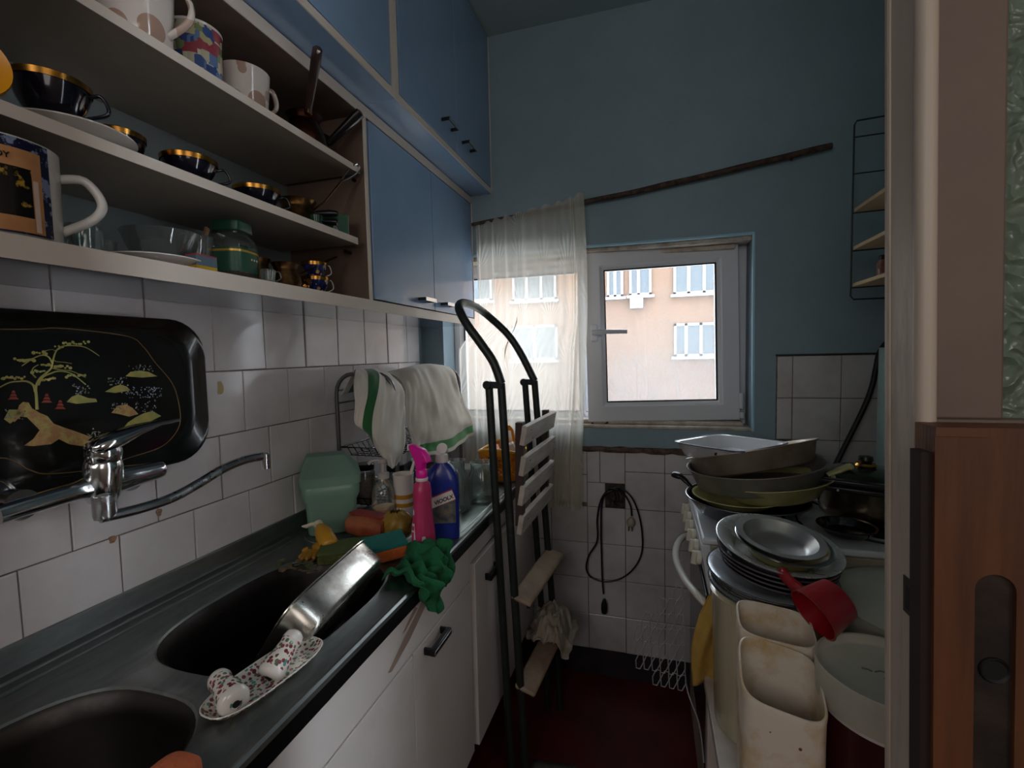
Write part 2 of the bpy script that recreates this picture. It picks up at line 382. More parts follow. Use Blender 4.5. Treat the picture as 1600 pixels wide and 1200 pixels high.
# handle
g = B(); obox(g, (-.545, -.006, .36), (.028, .012, .07)); obj('handle_plate', g, m_upvc, None, bev=.006, world=False).parent = op
hnd = B(); tube(hnd, [(-.545, -.008, .362), (-.545, -.034, .362)], .009, 12); tube(hnd, smooth_path([(-.548, -.034, .362), (-.52, -.040, .362), (-.46, -.041, .360), (-.425, -.040, .358)]), [.0095]*18+[.010], 10, flat=(1, .65)) if False else None
tube(hnd, [(-.552, -.036, .362), (-.53, -.040, .362), (-.47, -.042, .360), (-.418, -.040, .358)], [.009, .0095, .009, .0085], 12)
obj('handle', hnd, m_upvc, None, world=False).parent = op
g = B(); lathe(g, [(0, -.03), (.008, -.03), (.008, .03), (0, .03)], 12, TR((.004, -.004, .075))); lathe(g, [(0, -.012), (.009, -.012), (.009, .012), (0, .012)], 12, TR((.006, -.006, .02))); obj('hinge', g, m_upvc, None, world=False).parent = op
g = B(); tube(g, smooth_path([(-.565, .0, -.004), (-.55, -.004, -.016), (-.52, -.004, -.014), (-.50, .0, -.002)]), .0035, 8); obj('loose_seal', g, m_black, None, world=False).parent = op

# ------------------------------------------------------------------ street side: the ochre building across the yard
YB = 18.0
m_facade = M('ochre_render', '5c4739', .9, var='554133', vs=.8, bump=.2, bs=8)
m_wf = M('white_window_frame', '6e6e72', .5); m_dark = M('dim_room_glass', '2e383f', .15)
bld = thing('apartment_building', 'ochre rendered apartment building across the yard, seen through the window', 'building', (0, YB, -3))
bm = B(); box(bm, -22, 18, YB, YB+8, -3, 5.6); obj('facade', bm, m_facade, bld)
def fac_win(u0, v0, u1, v1, mull, ledge=True):
    a, b = at(u0, v0, 'y', YB), at(u1, v1, 'y', YB); x0, x1, z1, z0 = a.x, b.x, a.z, b.z
    bm = B(); f = .09
    box(bm, x0, x1, YB-.10, YB-.01, z0, z0+f); box(bm, x0, x1, YB-.10, YB-.01, z1-f, z1)
    box(bm, x0, x0+f, YB-.10, YB-.01, z0, z1); box(bm, x1-f, x1, YB-.10, YB-.01, z0, z1)
    for m_ in mull: xm = x0+(x1-x0)*m_; box(bm, xm-f*.6, xm+f*.6, YB-.10, YB-.01, z0, z1)
    if ledge: box(bm, x0-.1, x1+.1, YB-.25, YB-.01, z0-.1, z0)
    o = obj('window', bm, m_wf, bld)
    g = B(); box(g, x0, x1, YB-.045, YB-.03, z0, z1); obj('pane', g, m_dark, o)
for a in [(1053, 506, 1121, 556, (.28, .62)), (1052, 372, 1125, 457, (.33, .66)), (948, 380, 974, 464, (.5,)), (983, 384, 1018, 461, (.42,)), (700, 385, 770, 470, (.5,)), (800, 510, 872, 562, (.5,)), (800, 385, 870, 468, (.33, .66)), (1160, 500, 1240, 556, (.5,))]: fac_win(*a)
a = at(984, 461, 'y', YB-.3); b = at(1005, 481, 'y', YB-.3)
ac = thing('air_conditioner', 'white air conditioner box hung below the upper window of the ochre building', 'air conditioner', ((a.x+b.x)/2, YB-.3, b.z))
bm = B(); box(bm, a.x, b.x, YB-.3, YB-.001, b.z, a.z); obj('casing', bm, m_wf, ac, bev=.02)
bm = B(); lathe(bm, [(0, 0), (.16, 0), (.17, .02), (0, .02)], 24, TR(((a.x+b.x)/2-.04, YB-.3, (a.z+b.z)/2), (R(90), 0, 0))); obj('fan_grille', bm, M('grey_grille', '8b8f93', .6), ac)
bm = B(); box(bm, -30, 30, 1.6, 60, -3.2, -3); struct('trim_30', bm, M('pale_yard_paving', 'cfcac4', .9, var='c0bbb4', vs=.5))
sh = thing('bare_shrub', 'bare branching shrub in the yard in front of the ochre building', 'shrub', (.9, 10.5, -3))
bm = B(); rs = random.Random(3)
def twig(p, d, l, r_, n):
    q = p+d*l; tube(bm, [p, (p+q)/2+Vector((rs.uniform(-.03, .03), 0, .02)), q], [r_, r_*.85, r_*.7], 5)
    if n: 
        for _ in range(3):
            e = (d+Vector((rs.uniform(-.7, .7), rs.uniform(-.4, .4), rs.uniform(-.35, .35)))).normalized(); twig(q, e, l*.74, r_*.62, n-1)
for k in range(3): twig(Vector((.9+.35*(k-1), 10.5, -3)), Vector((rs.uniform(-.25, .25), 0, 1)).normalized(), 1.45, .020, 5)
obj('branches', bm, M('grey_brown_twig', '4e453e', .9), sh)

# ------------------------------------------------------------------ doorway on the right: jamb, glazed leaf with raw wooden panel
YJ = -.395
m_oldpaint = M('worn_white_paint', 'b0a192', .45, var='8a796b', vs=10, bump=.15, bs=30, stretch=(3, 3, .5), lo=.55, hi=.75)
JX = at(1441, 600, 'y', YJ).x; JY = at(1380, 600, 'x', JX).y
bm = B(); box(bm, JX, JX+.05, YJ+.006, JY, 0, 2.61)
jb = struct('trim_20', bm, m_oldpaint, bev=.003)
bm = B(); tube(bm, [(JX+.0035, YJ+.004, 0), (JX+.0035, YJ+.004, 2.6)], .0075, 12); tube(bm, [(JX+.001, JY-.012, 0), (JX+.001, JY-.012, 2.6)], .003, 8); struct('rounded_bead', bm, m_oldpaint, jb)
p = at(1412, 934, 'x', JX-.001)
bm = B(); box(bm, JX-.001, JX+.001, p.y-.011, p.y+.011, p.z-.016, p.z+.016); struct('strike_plate', bm, M('tarnished_plate', '4a4038', .5, .7), jb)
bm = B(); box(bm, JX-.0016, JX-.0009, p.y-.007, p.y+.006, p.z-.011, p.z+.008); struct('strike_hole', bm, m_black, jb)
x0 = JX+.008; xs = at(1583, 300, 'y', YJ).x; zt = at(1500, 655, 'y', YJ).z
bm = B(); box(bm, x0, xs, YJ, YJ+.035, zt, 2.61); box(bm, x0, 1.99, YJ, YJ+.035, zt-.03, zt)
dr = struct('door_1', bm, M('faded_cream_paint', '6c5a50', .6, var='604f47', vs=3, bump=.1), bev=.002)
bm = B(); box(bm, xs-.004, 1.99, YJ+.012, YJ+.020, zt-.003, 2.61)
m_tex, mixq = glassy('pebbled_glass', 'c9d6c6', .55, .12, 'a9b5a4')
nt = m_tex.node_tree; nv = N(nt, 'ShaderNodeTexVoronoi'); nv.inputs['Scale'].default_value = 75; bu = N(nt, 'ShaderNodeBump'); bu.inputs['Strength'].default_value = 1; bu.inputs['Distance'].default_value = .01
tt = N(nt, 'ShaderNodeTexCoord'); nz = N(nt, 'ShaderNodeTexNoise'); nz.inputs['Scale'].default_value = 30; nt.links.new(tt.outputs['Object'], nz.inputs[0]); mxv = N(nt, 'ShaderNodeMix', data_type='VECTOR'); mxv.inputs[0].default_value = .06
nt.links.new(tt.outputs['Object'], mxv.inputs[4]); nt.links.new(nz.outputs['Color'], mxv.inputs[5]); nt.links.new(mxv.outputs[1], nv.inputs['Vector']); nt.links.new(nv.outputs['Distance'], bu.inputs['Height'])
for n_ in nt.nodes:
    if n_.type in ('BSDF_GLOSSY', 'BSDF_DIFFUSE'): nt.links.new(bu.outputs[0], n_.inputs['Normal'])
struct('pane', bm, m_tex, dr)
# raw wood lower panel with the empty lock recess
m_rawwood = M('raw_orange_wood', '63391f', .6, var='4b2a17', vs=5, stretch=(9, 9, .7), bump=.2, bs=30)
m_knot = M('dark_wood_knot', '3c1d0c', .7)
YP = YJ-.03
xa = at(1455, 800, 'y', YP).x; zp = at(1500, 668, 'y', YP).z
bm = B(); xr0, xr1 = at(1511, 1000, 'y', YP).x, at(1576, 1000, 'y', YP).x; rr_ = (xr1-xr0)/2; zc_ = at(1543, 897, 'y', YP).z-rr_
outer = [(xa, .02), (1.99, .02), (1.99, zp), (xa, zp)]
hole = [(xr0, .6)]+[(xr1, .6)]+[((xr0+xr1)/2+rr_*math.cos(q), zc_+rr_*math.sin(q)) for q in [PI*k/14 for k in range(15)]]
vo = [bm.verts.new((x, YP, z)) for x, z in outer]; vh = [bm.verts.new((x, YP, z)) for x, z in hole]
ed = [bm.edges.new((l[i], l[(i+1) % len(l)])) for l in (vo, vh) for i in range(len(l))]
bmesh.ops.triangle_fill(bm, edges=ed, use_beauty=True)
ring_faces(bm, vh, [bm.verts.new((x, YP+.012, z)) for x, z in hole]); ring_faces(bm, vo, [bm.verts.new((x, YP+.028, z)) for x, z in outer])
wp = struct('wooden_panel', bm, m_rawwood, dr, label='raw orange-brown wooden lower panel')
bm = B(); box(bm, xr0-.004, xr1+.004, YP+.004, YP+.02, .58, zc_+rr_+.004); rc = struct('lock_recess', bm, M('dark_lock_recess', '1d130e', .8, var='33241b', vs=18, bump=.5), dr, label='dark round-topped lock recess')
pk = at(1540, 1045, 'y', YP+.004); bm = B(); lathe(bm, [(0, .0008), (.0075, .0008), (.009, .0022), (.0100, .001), (.010, 0)], 20, TR((pk.x, pk.y, pk.z), (R(90), 0, 0))); struct('keyhole', bm, m_black, rc)
bm = B(); p1 = at(1540, 683, 'y', YP); box(bm, xa, p1.x, YP-.0012, YP, p1.z, zp); struct('joint_block', bm, M('orange_wood_end', '5a341d', .6), wp)
bm = B(); box(bm, at(1442, 680, 'y', YP).x, xa, YP+.004, YP+.02, .02, zp-.02); struct('shadow_gap_strip', bm, M('gap_shade_brown', '22130c', .8), dr)  # dark strip whose colour stands in for the shade in this gap

# the old door frame leans slightly
def lean(o):
    for v in o.data.vertices: v.co.x -= (v.co.z-1.29)*.0236
    for c in o.children: lean(c)
lean(jb); lean(dr)
# ================================================================== CABINETS
def handle_bar(parent, c, L, ax, out, proj=.028, w=.010, mat=None, tilt=None):
    """flat bent pull: two feet and a bar. ax 'y' or 'z' along; out = +x"""
    bm = B(); x, y, z = c; t = .004
    box(bm, x+proj-t, x+proj, y-L/2, y+L/2, z-w/2, z+w/2)
    for s in (-1, 1): box(bm, x, x+proj-t, y+s*L/2-(t if s > 0 else 0), y+s*L/2+(t if s < 0 else 0), z-w/2, z+w/2)
    h_ = obj('handle', bm, mat or m_blackplastic, parent, bev=.0008)
    bm = B(); box(bm, x+proj, x+proj+.0012, y-L/2, y+L/2, z-w/2-.001, z+w/2+.001); box(bm, x, x+proj, y+L/2, y+L/2+.001, z-w/2-.001, z+w/2+.001) if False else None; obj('chrome_face', bm, m_chrome, h_)
    return h_
# open shelf unit (left) --------------------------------------------------
m_shelfwood = M('shelf_board_cream', '94887b', .42, var='857a6e', vs=6, bump=.08)
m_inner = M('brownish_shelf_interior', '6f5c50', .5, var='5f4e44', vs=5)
XU = .25
su = thing('open_shelf_unit', 'open white wall shelf unit crowded with cups, left of the blue cupboard', 'shelf unit', (0, -.30, 1.452))
UY0, UY1 = -1.15, .278
def board(name, x0, x1, y0, y1, z0, z1, parent, mats=None, em=True, e=.0012):
    """laminate board with a pale edge band on its room-side edge"""
    bm = B(); box(bm, x0, x1-e, y0, y1, z0, z1); o = obj(name, bm, mats or m_shelfwood, parent)
    if em: bm = B(); box(bm, x1-e, x1, y0, y1, z0-.0004, z1+.0004); obj('edge_band', bm, m_white_edge, o)
    return o
board('shelf', .005, XU-.004, UY0+.016, .246, 1.801, 1.816, su)
board('shelf', .005, XU-.004, UY0+.016, .226, 1.616, 1.632, su)
bm = B(); box(bm, .002, XU-.0012, UY0, .998+.045, 1.452, 1.478); bo = obj('bottom_board', bm, [m_inner], su)
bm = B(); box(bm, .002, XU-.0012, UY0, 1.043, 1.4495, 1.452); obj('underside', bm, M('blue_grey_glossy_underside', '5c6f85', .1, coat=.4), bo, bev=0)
bm = B(); box(bm, XU-.0012, XU+.001, UY0, 1.043, 1.4493, 1.4784); obj('edge_band', bm, m_white_edge, bo)
bm = B(); box(bm, .002, XU-.0012, UY0, 1.043, 1.957, 1.986); tb = obj('top_board', bm, m_inner, su)
bm = B(); box(bm, XU-.0012, XU+.001, UY0, 1.043, 1.9566, 1.984); obj('edge_band', bm, m_white_edge, tb)
board('side_panel', .002, XU, .262, UY1, 1.478, 1.957, su, m_inner)
board('side_panel', .002, XU, UY0, UY0+.016, 1.478, 1.957, su, m_inner)
bm = B(); box(bm, .001, .004, UY0, .262, 1.478, 1.957); obj('back_panel', bm, M('grey_blue_back_panel', '737c7e', .4, var='687173', vs=4), su)
for (x, y, z) in ((.20, .232, 1.604), (.22, .252, 1.792)):
    bm = B(); lathe(bm, [(0, -.010), (.005, -.010), (.005, .012), (0, .012)], 12, TR((x, y+.014, z), (R(90), 0, 0))); obj('shelf_peg', bm, m_blackplastic, su)
# blue two-door cupboard (right) -----------------------------------------
def cupboard(name, label, x1, y0, y1, z0, z1, splits, handles, hz, group=None, gapleft=True, top=False):
    r = thing(name, label, 'cupboard', (0, (y0+y1)/2, z0), group=group)
    bm = B(); box(bm, .006, x1-.020, y0, y1, z0, z1); c = obj('carcass', bm, m_black, r)
    if top: 
        bm = B(); box(bm, .006, x1-.0212, y0, y1, z0-.0022, z0); obj('underside', bm, m_blue_lam, r)
    sp_ = [y0]+splits+[y1]
    for i in range(len(sp_)-1):
        bm = B(); a, b = sp_[i]+(.009 if i == 0 and gapleft else .0016), sp_[i+1]-(.0065 if i == len(sp_)-2 else .0016)
        box(bm, x1-.018, x1, a, b, z0+.0035, z1-.003); d = obj('door', bm, m_blue_lam, r, bev=.0012)
        if handles[i] is not None: handle_bar(d, (x1, handles[i], hz), .078, 'y', 1)
    return r, c
cb, cbc = cupboard('wall_cupboard', 'lower blue glossy two-door wall cupboard beside the window curtain', XU+.001, UY1+.001, 1.040, 1.479, 1.956, [.660], [.575, .745], 1.509)
# tall upper cupboards ----------------------------------------------------
XT, ZT = .342, 1.988
u1, c1 = cupboard('wall_cupboard', 'upper blue cupboard nearest the ceiling and the far wall, two doors and two handles', XT, .292, 1.040, ZT+.018, 2.606, [.680], [.595, .765], 2.064, top=False)
u2, c2 = cupboard('wall_cupboard', 'upper blue cupboard above the open shelves, cut by the top of the photo', XT, -1.15, .262, ZT+.018, 2.606, [-.40], [None, None], 2.064, gapleft=False)
for (y0, y1, rr) in ((.277, 1.043, u1), (-1.15, .2765, u2)):
    bm = B(); box(bm, .006, XT-.002, y0, y1, ZT, ZT+.0165); o = obj('bottom_board', bm, m_blue_lam, rr)
    bm = B(); box(bm, XT-.002, XT+.001, y0, y1, ZT-.001, ZT+.0168); obj('edge_band', bm, m_white_edge, o)
for (y, rr) in ((.2845, u1), (.2695, u2)):
    bm = B(); box(bm, .006, XT+.0005, y-.0070, y+.0070, ZT+.0175, 2.606); obj('side_panel', bm, m_white_edge, rr)
bm = B(); box(bm, .006, XT+.0015, 1.0405, 1.0435, ZT, 2.606); obj('side_panel', bm, m_white_edge, u1)
bm = B(); box(bm, .006, XU+.003, 1.0405, 1.0435, 1.479, 1.956); obj('side_panel', bm, m_white_edge, cb)

# ================================================================== COUNTER
ZC = .85; XC = .505; CY0, CY1 = -1.15, 1.043
ct = thing('sink_worktop', 'long stainless steel worktop with two sink bowls under the tiled wall', 'worktop', (0, 0, ZC))
L2_ = [(.29+.150*math.copysign(abs(math.cos(t))**(2/2.9), math.cos(t)), -.128+.200*math.copysign(abs(math.sin(t))**(2/2.9), math.sin(t))) for t in [2*PI*k/56 for k in range(56)]]
L1_ = [(.29+.150*math.copysign(abs(math.cos(t))**(2/2.9), math.cos(t)), -.590+.215*math.copysign(abs(math.sin(t))**(2/2.9), math.sin(t))) for t in [2*PI*k/56 for k in range(56)]]
bm = B()
outer = [(.016, CY0), (XC-.012, CY0), (XC-.012, CY1), (.016, CY1)]
def inset(l, k):   # grow a loop about its centre by k metres
    cx = sum(p[0] for p in l)/len(l); cy = sum(p[1] for p in l)/len(l); out = []
    for x, y in l:
        d = math.hypot(x-cx, y-cy); out.append((cx+(x-cx)*(d+k)/d, cy+(y-cy)*(d+k)/d))
    return out
loops = [outer, inset(L1_, .012), inset(L2_, .012)]
vs_ = [[bm.verts.new((x, y, ZC)) for x, y in l] for l in loops]
ed = [bm.edges.new((l[i], l[(i+1) % len(l)])) for l in vs_ for i in range(len(l))]
bmesh.ops.triangle_fill(bm, edges=ed, use_beauty=True)
for l, vv in ((L1_, vs_[1]), (L2_, vs_[2])):
    prev = vv
    for k, z in ((.008, .0025), (.003, .0028), (0, .0)):
        nx = [bm.verts.new((x, y, ZC+z)) for x, y in inset(l, k)]; ring_faces(bm, prev, nx); prev = nx
# rolled front edge and back upstand
def strip(prof, y0=CY0, y1=CY1):
    a = [bm.verts.new((x, y0, z)) for x, z in prof]; b = [bm.verts.new((x, y1, z)) for x, z in prof]
    for i in range(len(prof)-1): bm.faces.new((a[i], a[i+1], b[i+1], b[i]))
strip([(XC-.012, ZC), (XC-.009, ZC+.003), (XC-.004, ZC+.004), (XC, ZC+.001), (XC+.001, ZC-.006)])
strip([(.016, ZC), (.014, ZC+.004), (.0135, ZC+.036), (.012, ZC+.040), (.0075, ZC+.041), (.0062, ZC+.034)])
top = obj('steel_top', bm, m_sinksteel, ct, recalc=True)
bm = B()
strip([(XC+.001, ZC-.006), (XC+.001, ZC-.034), (XC-.012, ZC-.036)]); obj('front_fascia', bm, M('dark_steel_fascia', '2a2b2f', .3, .8), ct)
for l, dz in ((L1_, .165), (L2_, .165)):
    bm = B(); loops = []
    for k, z in ((0, 0), (-.006, -.006), (-.012, -.03), (-.018, -dz*.78), (-.030, -dz*.93), (-.055, -dz), (-.11, -dz-.004)):
        loops.append([(x, y, ZC+z) for x, y in inset(l, k)])
    loft(bm, loops, cap0=False, cap1=True); bw = obj('sink_bowl', bm, m_bowlsteel, ct, smooth=60)
    bm = B(); lathe(bm, [(0, .004), (.018, .006), (.03, .008), (.036, .004), (.036, 0)], 24, TR((.30, -.45 if l is L1_ else -.06, ZC-dz-.003))); obj('drain', bm, m_chrome, bw)
# pressed ridges behind the bowls and on the draining board
bm = B()
def ridge(pts, r_, h=.5): tube(bm, pts, r_, 8, flat=(1, 1))
ridge([(.042, CY0+.01, ZC), (.042, .16, ZC)], .0035); ridge([(.070, CY0+.01, ZC), (.070, .16, ZC)], .0035)
for k in range(7): ridge([(.10+.052*k, .17, ZC-.001), (.10+.052*k, .90, ZC-.001)], .0028)
ridge([(x, y, ZC) for x, y in sell(.215, .42, 6, 60, .265, .56)]+[(.265+.215, .56, ZC)], .003)
obj('pressed_ridge', bm, m_sinksteel, ct)
# drip marks
# base cupboards ----------------------------------------------------------
m_basewhite = M('white_painted_base_door', 'd5cec9', .4, var='c3b8af', vs=4, lo=.5, hi=.8)
m_rust = M('brown_drip_stain', '8a6650', .7)
bc = thing('base_cupboard', 'white sink base cupboard with wide apron and two doors, black handle', 'cupboard', (0, -.1, 0))
ZB0 = .215
bm = B(); box(bm, .01, .472, CY0, .322, ZB0, ZC-.22); box(bm, .46, .472, CY0, .322, ZC-.22, ZC-.04); obj('carcass', bm, m_white_lam, bc)
bm = B(); box(bm, .472, .490, CY0, .322, ZC-.143, ZC-.038); obj('apron', bm, m_basewhite, bc, bev=.001)
for y0, y1, h in ((-1.13, -.48, None), (-.4775, -.006, None), (-.003, .320, .085)):
    bm = B(); box(bm, .474, .4905, y0, y1, ZB0, ZC-.147); d = obj('door', bm, m_basewhite, bc, bev=.0015)
    if h is not None:
        bm = B(); x = .4905
        box(bm, x+.016, x+.028, h-.045, h+.045, ZC-.177, ZC-.160); 
        for s in (-1, 1): box(bm, x, x+.018, h+s*.041-.003, h+s*.041+.003, ZC-.177, ZC-.160)
        hb = obj('handle', bm, m_blackplastic, d, bev=.002)
        bm = B(); box(bm, x+.0278, x+.0286, h-.044, h+.044, ZC-.171, ZC-.166); obj('chrome_strip', bm, m_chrome, hb)
bc2 = thing('base_cupboard', 'white base cupboard behind the step ladder, its door standing slightly open', 'cupboard', (0, .6, 0))
bm = B(); box(bm, .01, .472, .326, 1.020, ZB0, ZC-.10); obj('carcass', bm, m_white_lam, bc2)
bm = B(); box(bm, .472, .4885, .326, 1.020, ZC-.098, ZC-.038); obj('apron', bm, m_basewhite, bc2, bev=.001)
bm = B(); v = box(bm, 0, .018, 0, .36, 0, ZC-.105-ZB0); xform(v, TR((.480, .340, ZB0), (0, 0, R(-1.2)))); dd = obj('door', bm, m_basewhite, bc2, bev=.002)
bm = B(); xx = .500
box(bm, xx+.012, xx+.022, .41, .50, ZC-.185, ZC-.165); box(bm, xx, xx+.014, .412, .418, ZC-.185, ZC-.165); box(bm, xx, xx+.014, .492, .498, ZC-.185, ZC-.165); obj('handle', bm, m_blackplastic, dd, bev=.002)
bm = B(); v = box(bm, .474, .490, .72, 1.018, ZB0, ZC-.105); obj('door', bm, m_basewhite, bc2, bev=.002)
bm = B(); box(bm, .01, .40, CY0, 1.02, 0, ZB0); pl = obj('plinth', bm, M('dark_plinth', '1b1412', .8), bc)

# ================================================================== MIXER TAP
tp = thing('mixer_tap', 'chrome wall mixer tap with a long swivel spout over the sink', 'tap', (.08, -.30, 1.12))
for y in (-.405, -.255):
    bm = B(); lathe(bm, [(0, 0), (.038, 0), (.038, .004), (.030, .018), (.020, .024), (.015, .028), (.015, .06), (.022, .06), (.022, .085), (0, .085)], 28, TR((.006, y, 1.122), (0, R(90), 0))); obj('wall_flange', bm, m_chrome, tp, smooth=50)
bm = B(); tube(bm, smooth_path([(.085, -.43, 1.116), (.090, -.39, 1.120), (.094, -.34, 1.124), (.096, -.29, 1.127), (.096, -.24, 1.127), (.095, -.215, 1.127), (.094, -.206, 1.127)]), [.015]*13+[.017, .019, .021, .0225, .023, .023, .0225, .022, .021, .020, .019, .0185, .018, .0178, .0176, .0175, .0174, .0172, .017, .0168, .0165, .016, .0155, .0145, .013, .011, .007][:24], 20)
obj('body', bm, m_chrome, tp, smooth=60)
bm = B(); lathe(bm, [(0, -.034), (.020, -.034), (.024, -.024), (.0265, .0), (.0265, .026), (.0245, .034), (.0235, .0355), (.0250, .037), (.0250, .052), (.022, .060), (0, .064)], 32, TR((.100, -.305, 1.132), (0, R(8), 0))); obj('cartridge_housing', bm, m_chrome, tp, smooth=50)
bm = B()
loft(bm, [[(.112+dx+w_*c, y, z+h_*s_) for c, s_ in [(math.cos(q), math.sin(q)) for q in [2*PI*k/16 for k in range(16)]]] for dx, w_, y, z, h_ in ((0, .012, -.330, 1.190, .008), (0, .024, -.318, 1.192, .015), (0, .0245, -.288, 1.199, .015), (.004, .019, -.258, 1.209, .010), (.010, .013, -.225, 1.216, .005), (.014, .009, -.192, 1.217, .0035))])
obj('lever', bm, m_chrome, tp, smooth=60)
bm = B(); lathe(bm, [(0, -.018), (.015, -.018), (.0165, -.012), (.0165, .020), (0, .020)], 20, TR((.110, -.312, 1.090)))
tube(bm, smooth_path([(.114, -.322, 1.076), (.124, -.27, 1.074), (.132, -.215, 1.078), (.138, -.165, 1.092), (.143, -.12, 1.107), (.148, -.075, 1.115), (.152, -.035, 1.1145), (.154, -.018, 1.112)]), .0088, 14)
sp_o = obj('spout', bm, M('grimy_chrome', 'b5b6b8', .16, 1, rvar=.2, vs=25), tp, smooth=60)
bm = B(); lathe(bm, [(0, .012), (.011, .010), (.0115, -.004), (.0105, -.0045), (.0105, -.022), (.008, -.022), (0, -.018)], 20, TR((.154, -.022, 1.108))); obj('aerator', bm, m_chrome, sp_o)

# ================================================================== COOKER
ck = thing('gas_cooker', 'white cooker with front knobs and a curved oven handle, pans piled on top', 'cooker', (1.4, .65, 0))
m_enamel = M('white_enamel', 'c8ccd0', .22, var='b8b6b0', vs=6, lo=.5, hi=.8); m_enameldirty = M('greasy_white_enamel', 'a9a190', .4, var='877a63', vs=5)
CX0, CX1, KY0, KY1 = 1.100, 1.70, .402, .905
bm = B(); box(bm, CX0+.012, CX1, KY0, KY1, .04, .832); obj('body', bm, m_enameldirty, ck, bev=.003)
bm = B(); box(bm, CX0-.008, CX1, KY0-.003, KY1+.002, .833, .851); obj('hob_top', bm, m_enamel, ck, bev=.006)
bm = B(); prism(bm, [(CX0-.010, .832), (CX0+.012, .832), (CX0+.012, .700), (CX0+.009, .700)], lambda p, s: (p[0]-.006*(0), KY0-.001+s*(KY1-KY0+.002), p[1])); obj('control_panel', bm, m_enamel, ck, bev=.002)
knob0 = None
m_knobw = M('cream_knob', 'cfc9b8', .35)
for i in range(6):
    y = KY1-.05-i*.080; bm = B(); x = CX0-.004
    lathe(bm, [(0, 0), (.017, 0), (.018, .008), (.016, .014), (0, .015)], 24, TR((x, y, .775), (0, R(-82), 0))); obox(bm, (x-.017, y, .775), (.016, .010, .036), (0, R(8), 0))
    obj('knob', bm, m_knobw, ck, bev=.002)
bm = B(); box(bm, CX0+.002, CX0+.014, KY0+.006, KY1-.006, .20, .695); dr_ = obj('oven_door', bm, M('dark_oven_glass', '121315', .15), ck, bev=.003)
bm = B(); tube(bm, smooth_path([(CX0+.004, KY1-.035, .672), (CX0-.016, KY1-.05, .680), (CX0-.045, KY1-.13, .684), (CX0-.058, (KY0+KY1)/2, .685), (CX0-.045, KY0+.13, .684), (CX0-.016, KY0+.04, .680), (CX0+.004, KY0+.02, .668)]), .011, 12, flat=(1, .8)); obj('handle', bm, M('cream_oven_handle', 'd5d0c4', .3), dr_, smooth=60)
bm = B(); box(bm, CX0+.003, CX0+.014, KY0+.004, KY1-.004, .045, .192); obj('drawer', bm, m_enameldirty, ck, bev=.003)
for (x, y) in ((1.25, .53), (1.25, .77), (1.53, .53), (1.53, .77)):
    bm = B(); lathe(bm, [(0, .006), (.03, .006), (.034, .002), (.045, .001), (.046, 0)], 28, TR((x, y, .851)))
    bu_ = obj('burner', bm, m_blackplastic, ck)
    bm = B()
    for q in range(4):
        a = PI/4+q*PI/2; bar(bm, (x+.03*math.cos(a), y+.03*math.sin(a), .862), (x+.10*math.cos(a), y+.10*math.sin(a), .862), .006, .006)
    tube(bm, [(x+.10*math.cos(t), y+.10*math.sin(t), .860) for t in [2*PI*k/24 for k in range(24)]], .003, 6, closed=True); obj('grate', bm, m_black, bu_)
bm = B(); box(bm, 1.655, 1.663, KY0+.01, KY1-.01, .855, 1.32); ld = obj('raised_lid', bm, M('pale_green_enamel_lid', '8fa79f', .3), ck, bev=.003, label=None) if False else obj('raised_lid', bm, M('pale_green_enamel_lid', '8fa79f', .3), ck, bev=.003)
ld.modifiers[0].segments = 3

# ================================================================== CURTAIN + ROD
rod = B(); pts = []
for k in range(25):
    t = k/24; a = Vector((.262, 1.012, 1.863)); b = Vector((1.556, 1.020, 2.000)); p = a.lerp(b, t); p.z += -.010*math.sin(PI*t)+.003*noise.noise((t*9, 0, 0)); p.y += .004*noise.noise((t*7, 3, 0)); pts.append(p)
tube(rod, pts, [.0065+.004*min(1, k/14)+.0008*noise.noise((k*.9, 1, 1)) for k in range(25)], 9)
bar(rod, pts[22]+Vector((0, 0, 0)), pts[22]+Vector((-.018, -.01, -.022)), .004, .004)
tag(obj('curtain_stick', rod, M('dark_bark_stick', '33241f', .8, var='5a4638', vs=60, bump=.6, bs=90), smooth=60), 'crooked dark wooden stick nailed across the blue wall as curtain rod', 'stick')
m_cur = bpy.data.materials.new('lace_voile'); m_cur.use_nodes = True; nt = m_cur.node_tree; nt.nodes.clear()
o_ = N(nt, 'ShaderNodeOutputMaterial'); tr = N(nt, 'ShaderNodeBsdfTransparent'); tl = N(nt, 'ShaderNodeBsdfTranslucent'); df = N(nt, 'ShaderNodeBsdfDiffuse')
tl.inputs[0].default_value = lin('faf6ee'); df.inputs[0].default_value = lin('e6dccb'); tr.inputs[0].default_value = lin('fffaf0')
a1 = N(nt, 'ShaderNodeMixShader'); a1.inputs[0].default_value = .45; nt.links.new(tl.outputs[0], a1.inputs[1]); nt.links.new(df.outputs[0], a1.inputs[2])
a2 = N(nt, 'ShaderNodeMixShader'); nt.links.new(tr.outputs[0], a2.inputs[1]); nt.links.new(a1.outputs[0], a2.inputs[2]); nt.links.new(a2.outputs[0], o_.inputs[0])
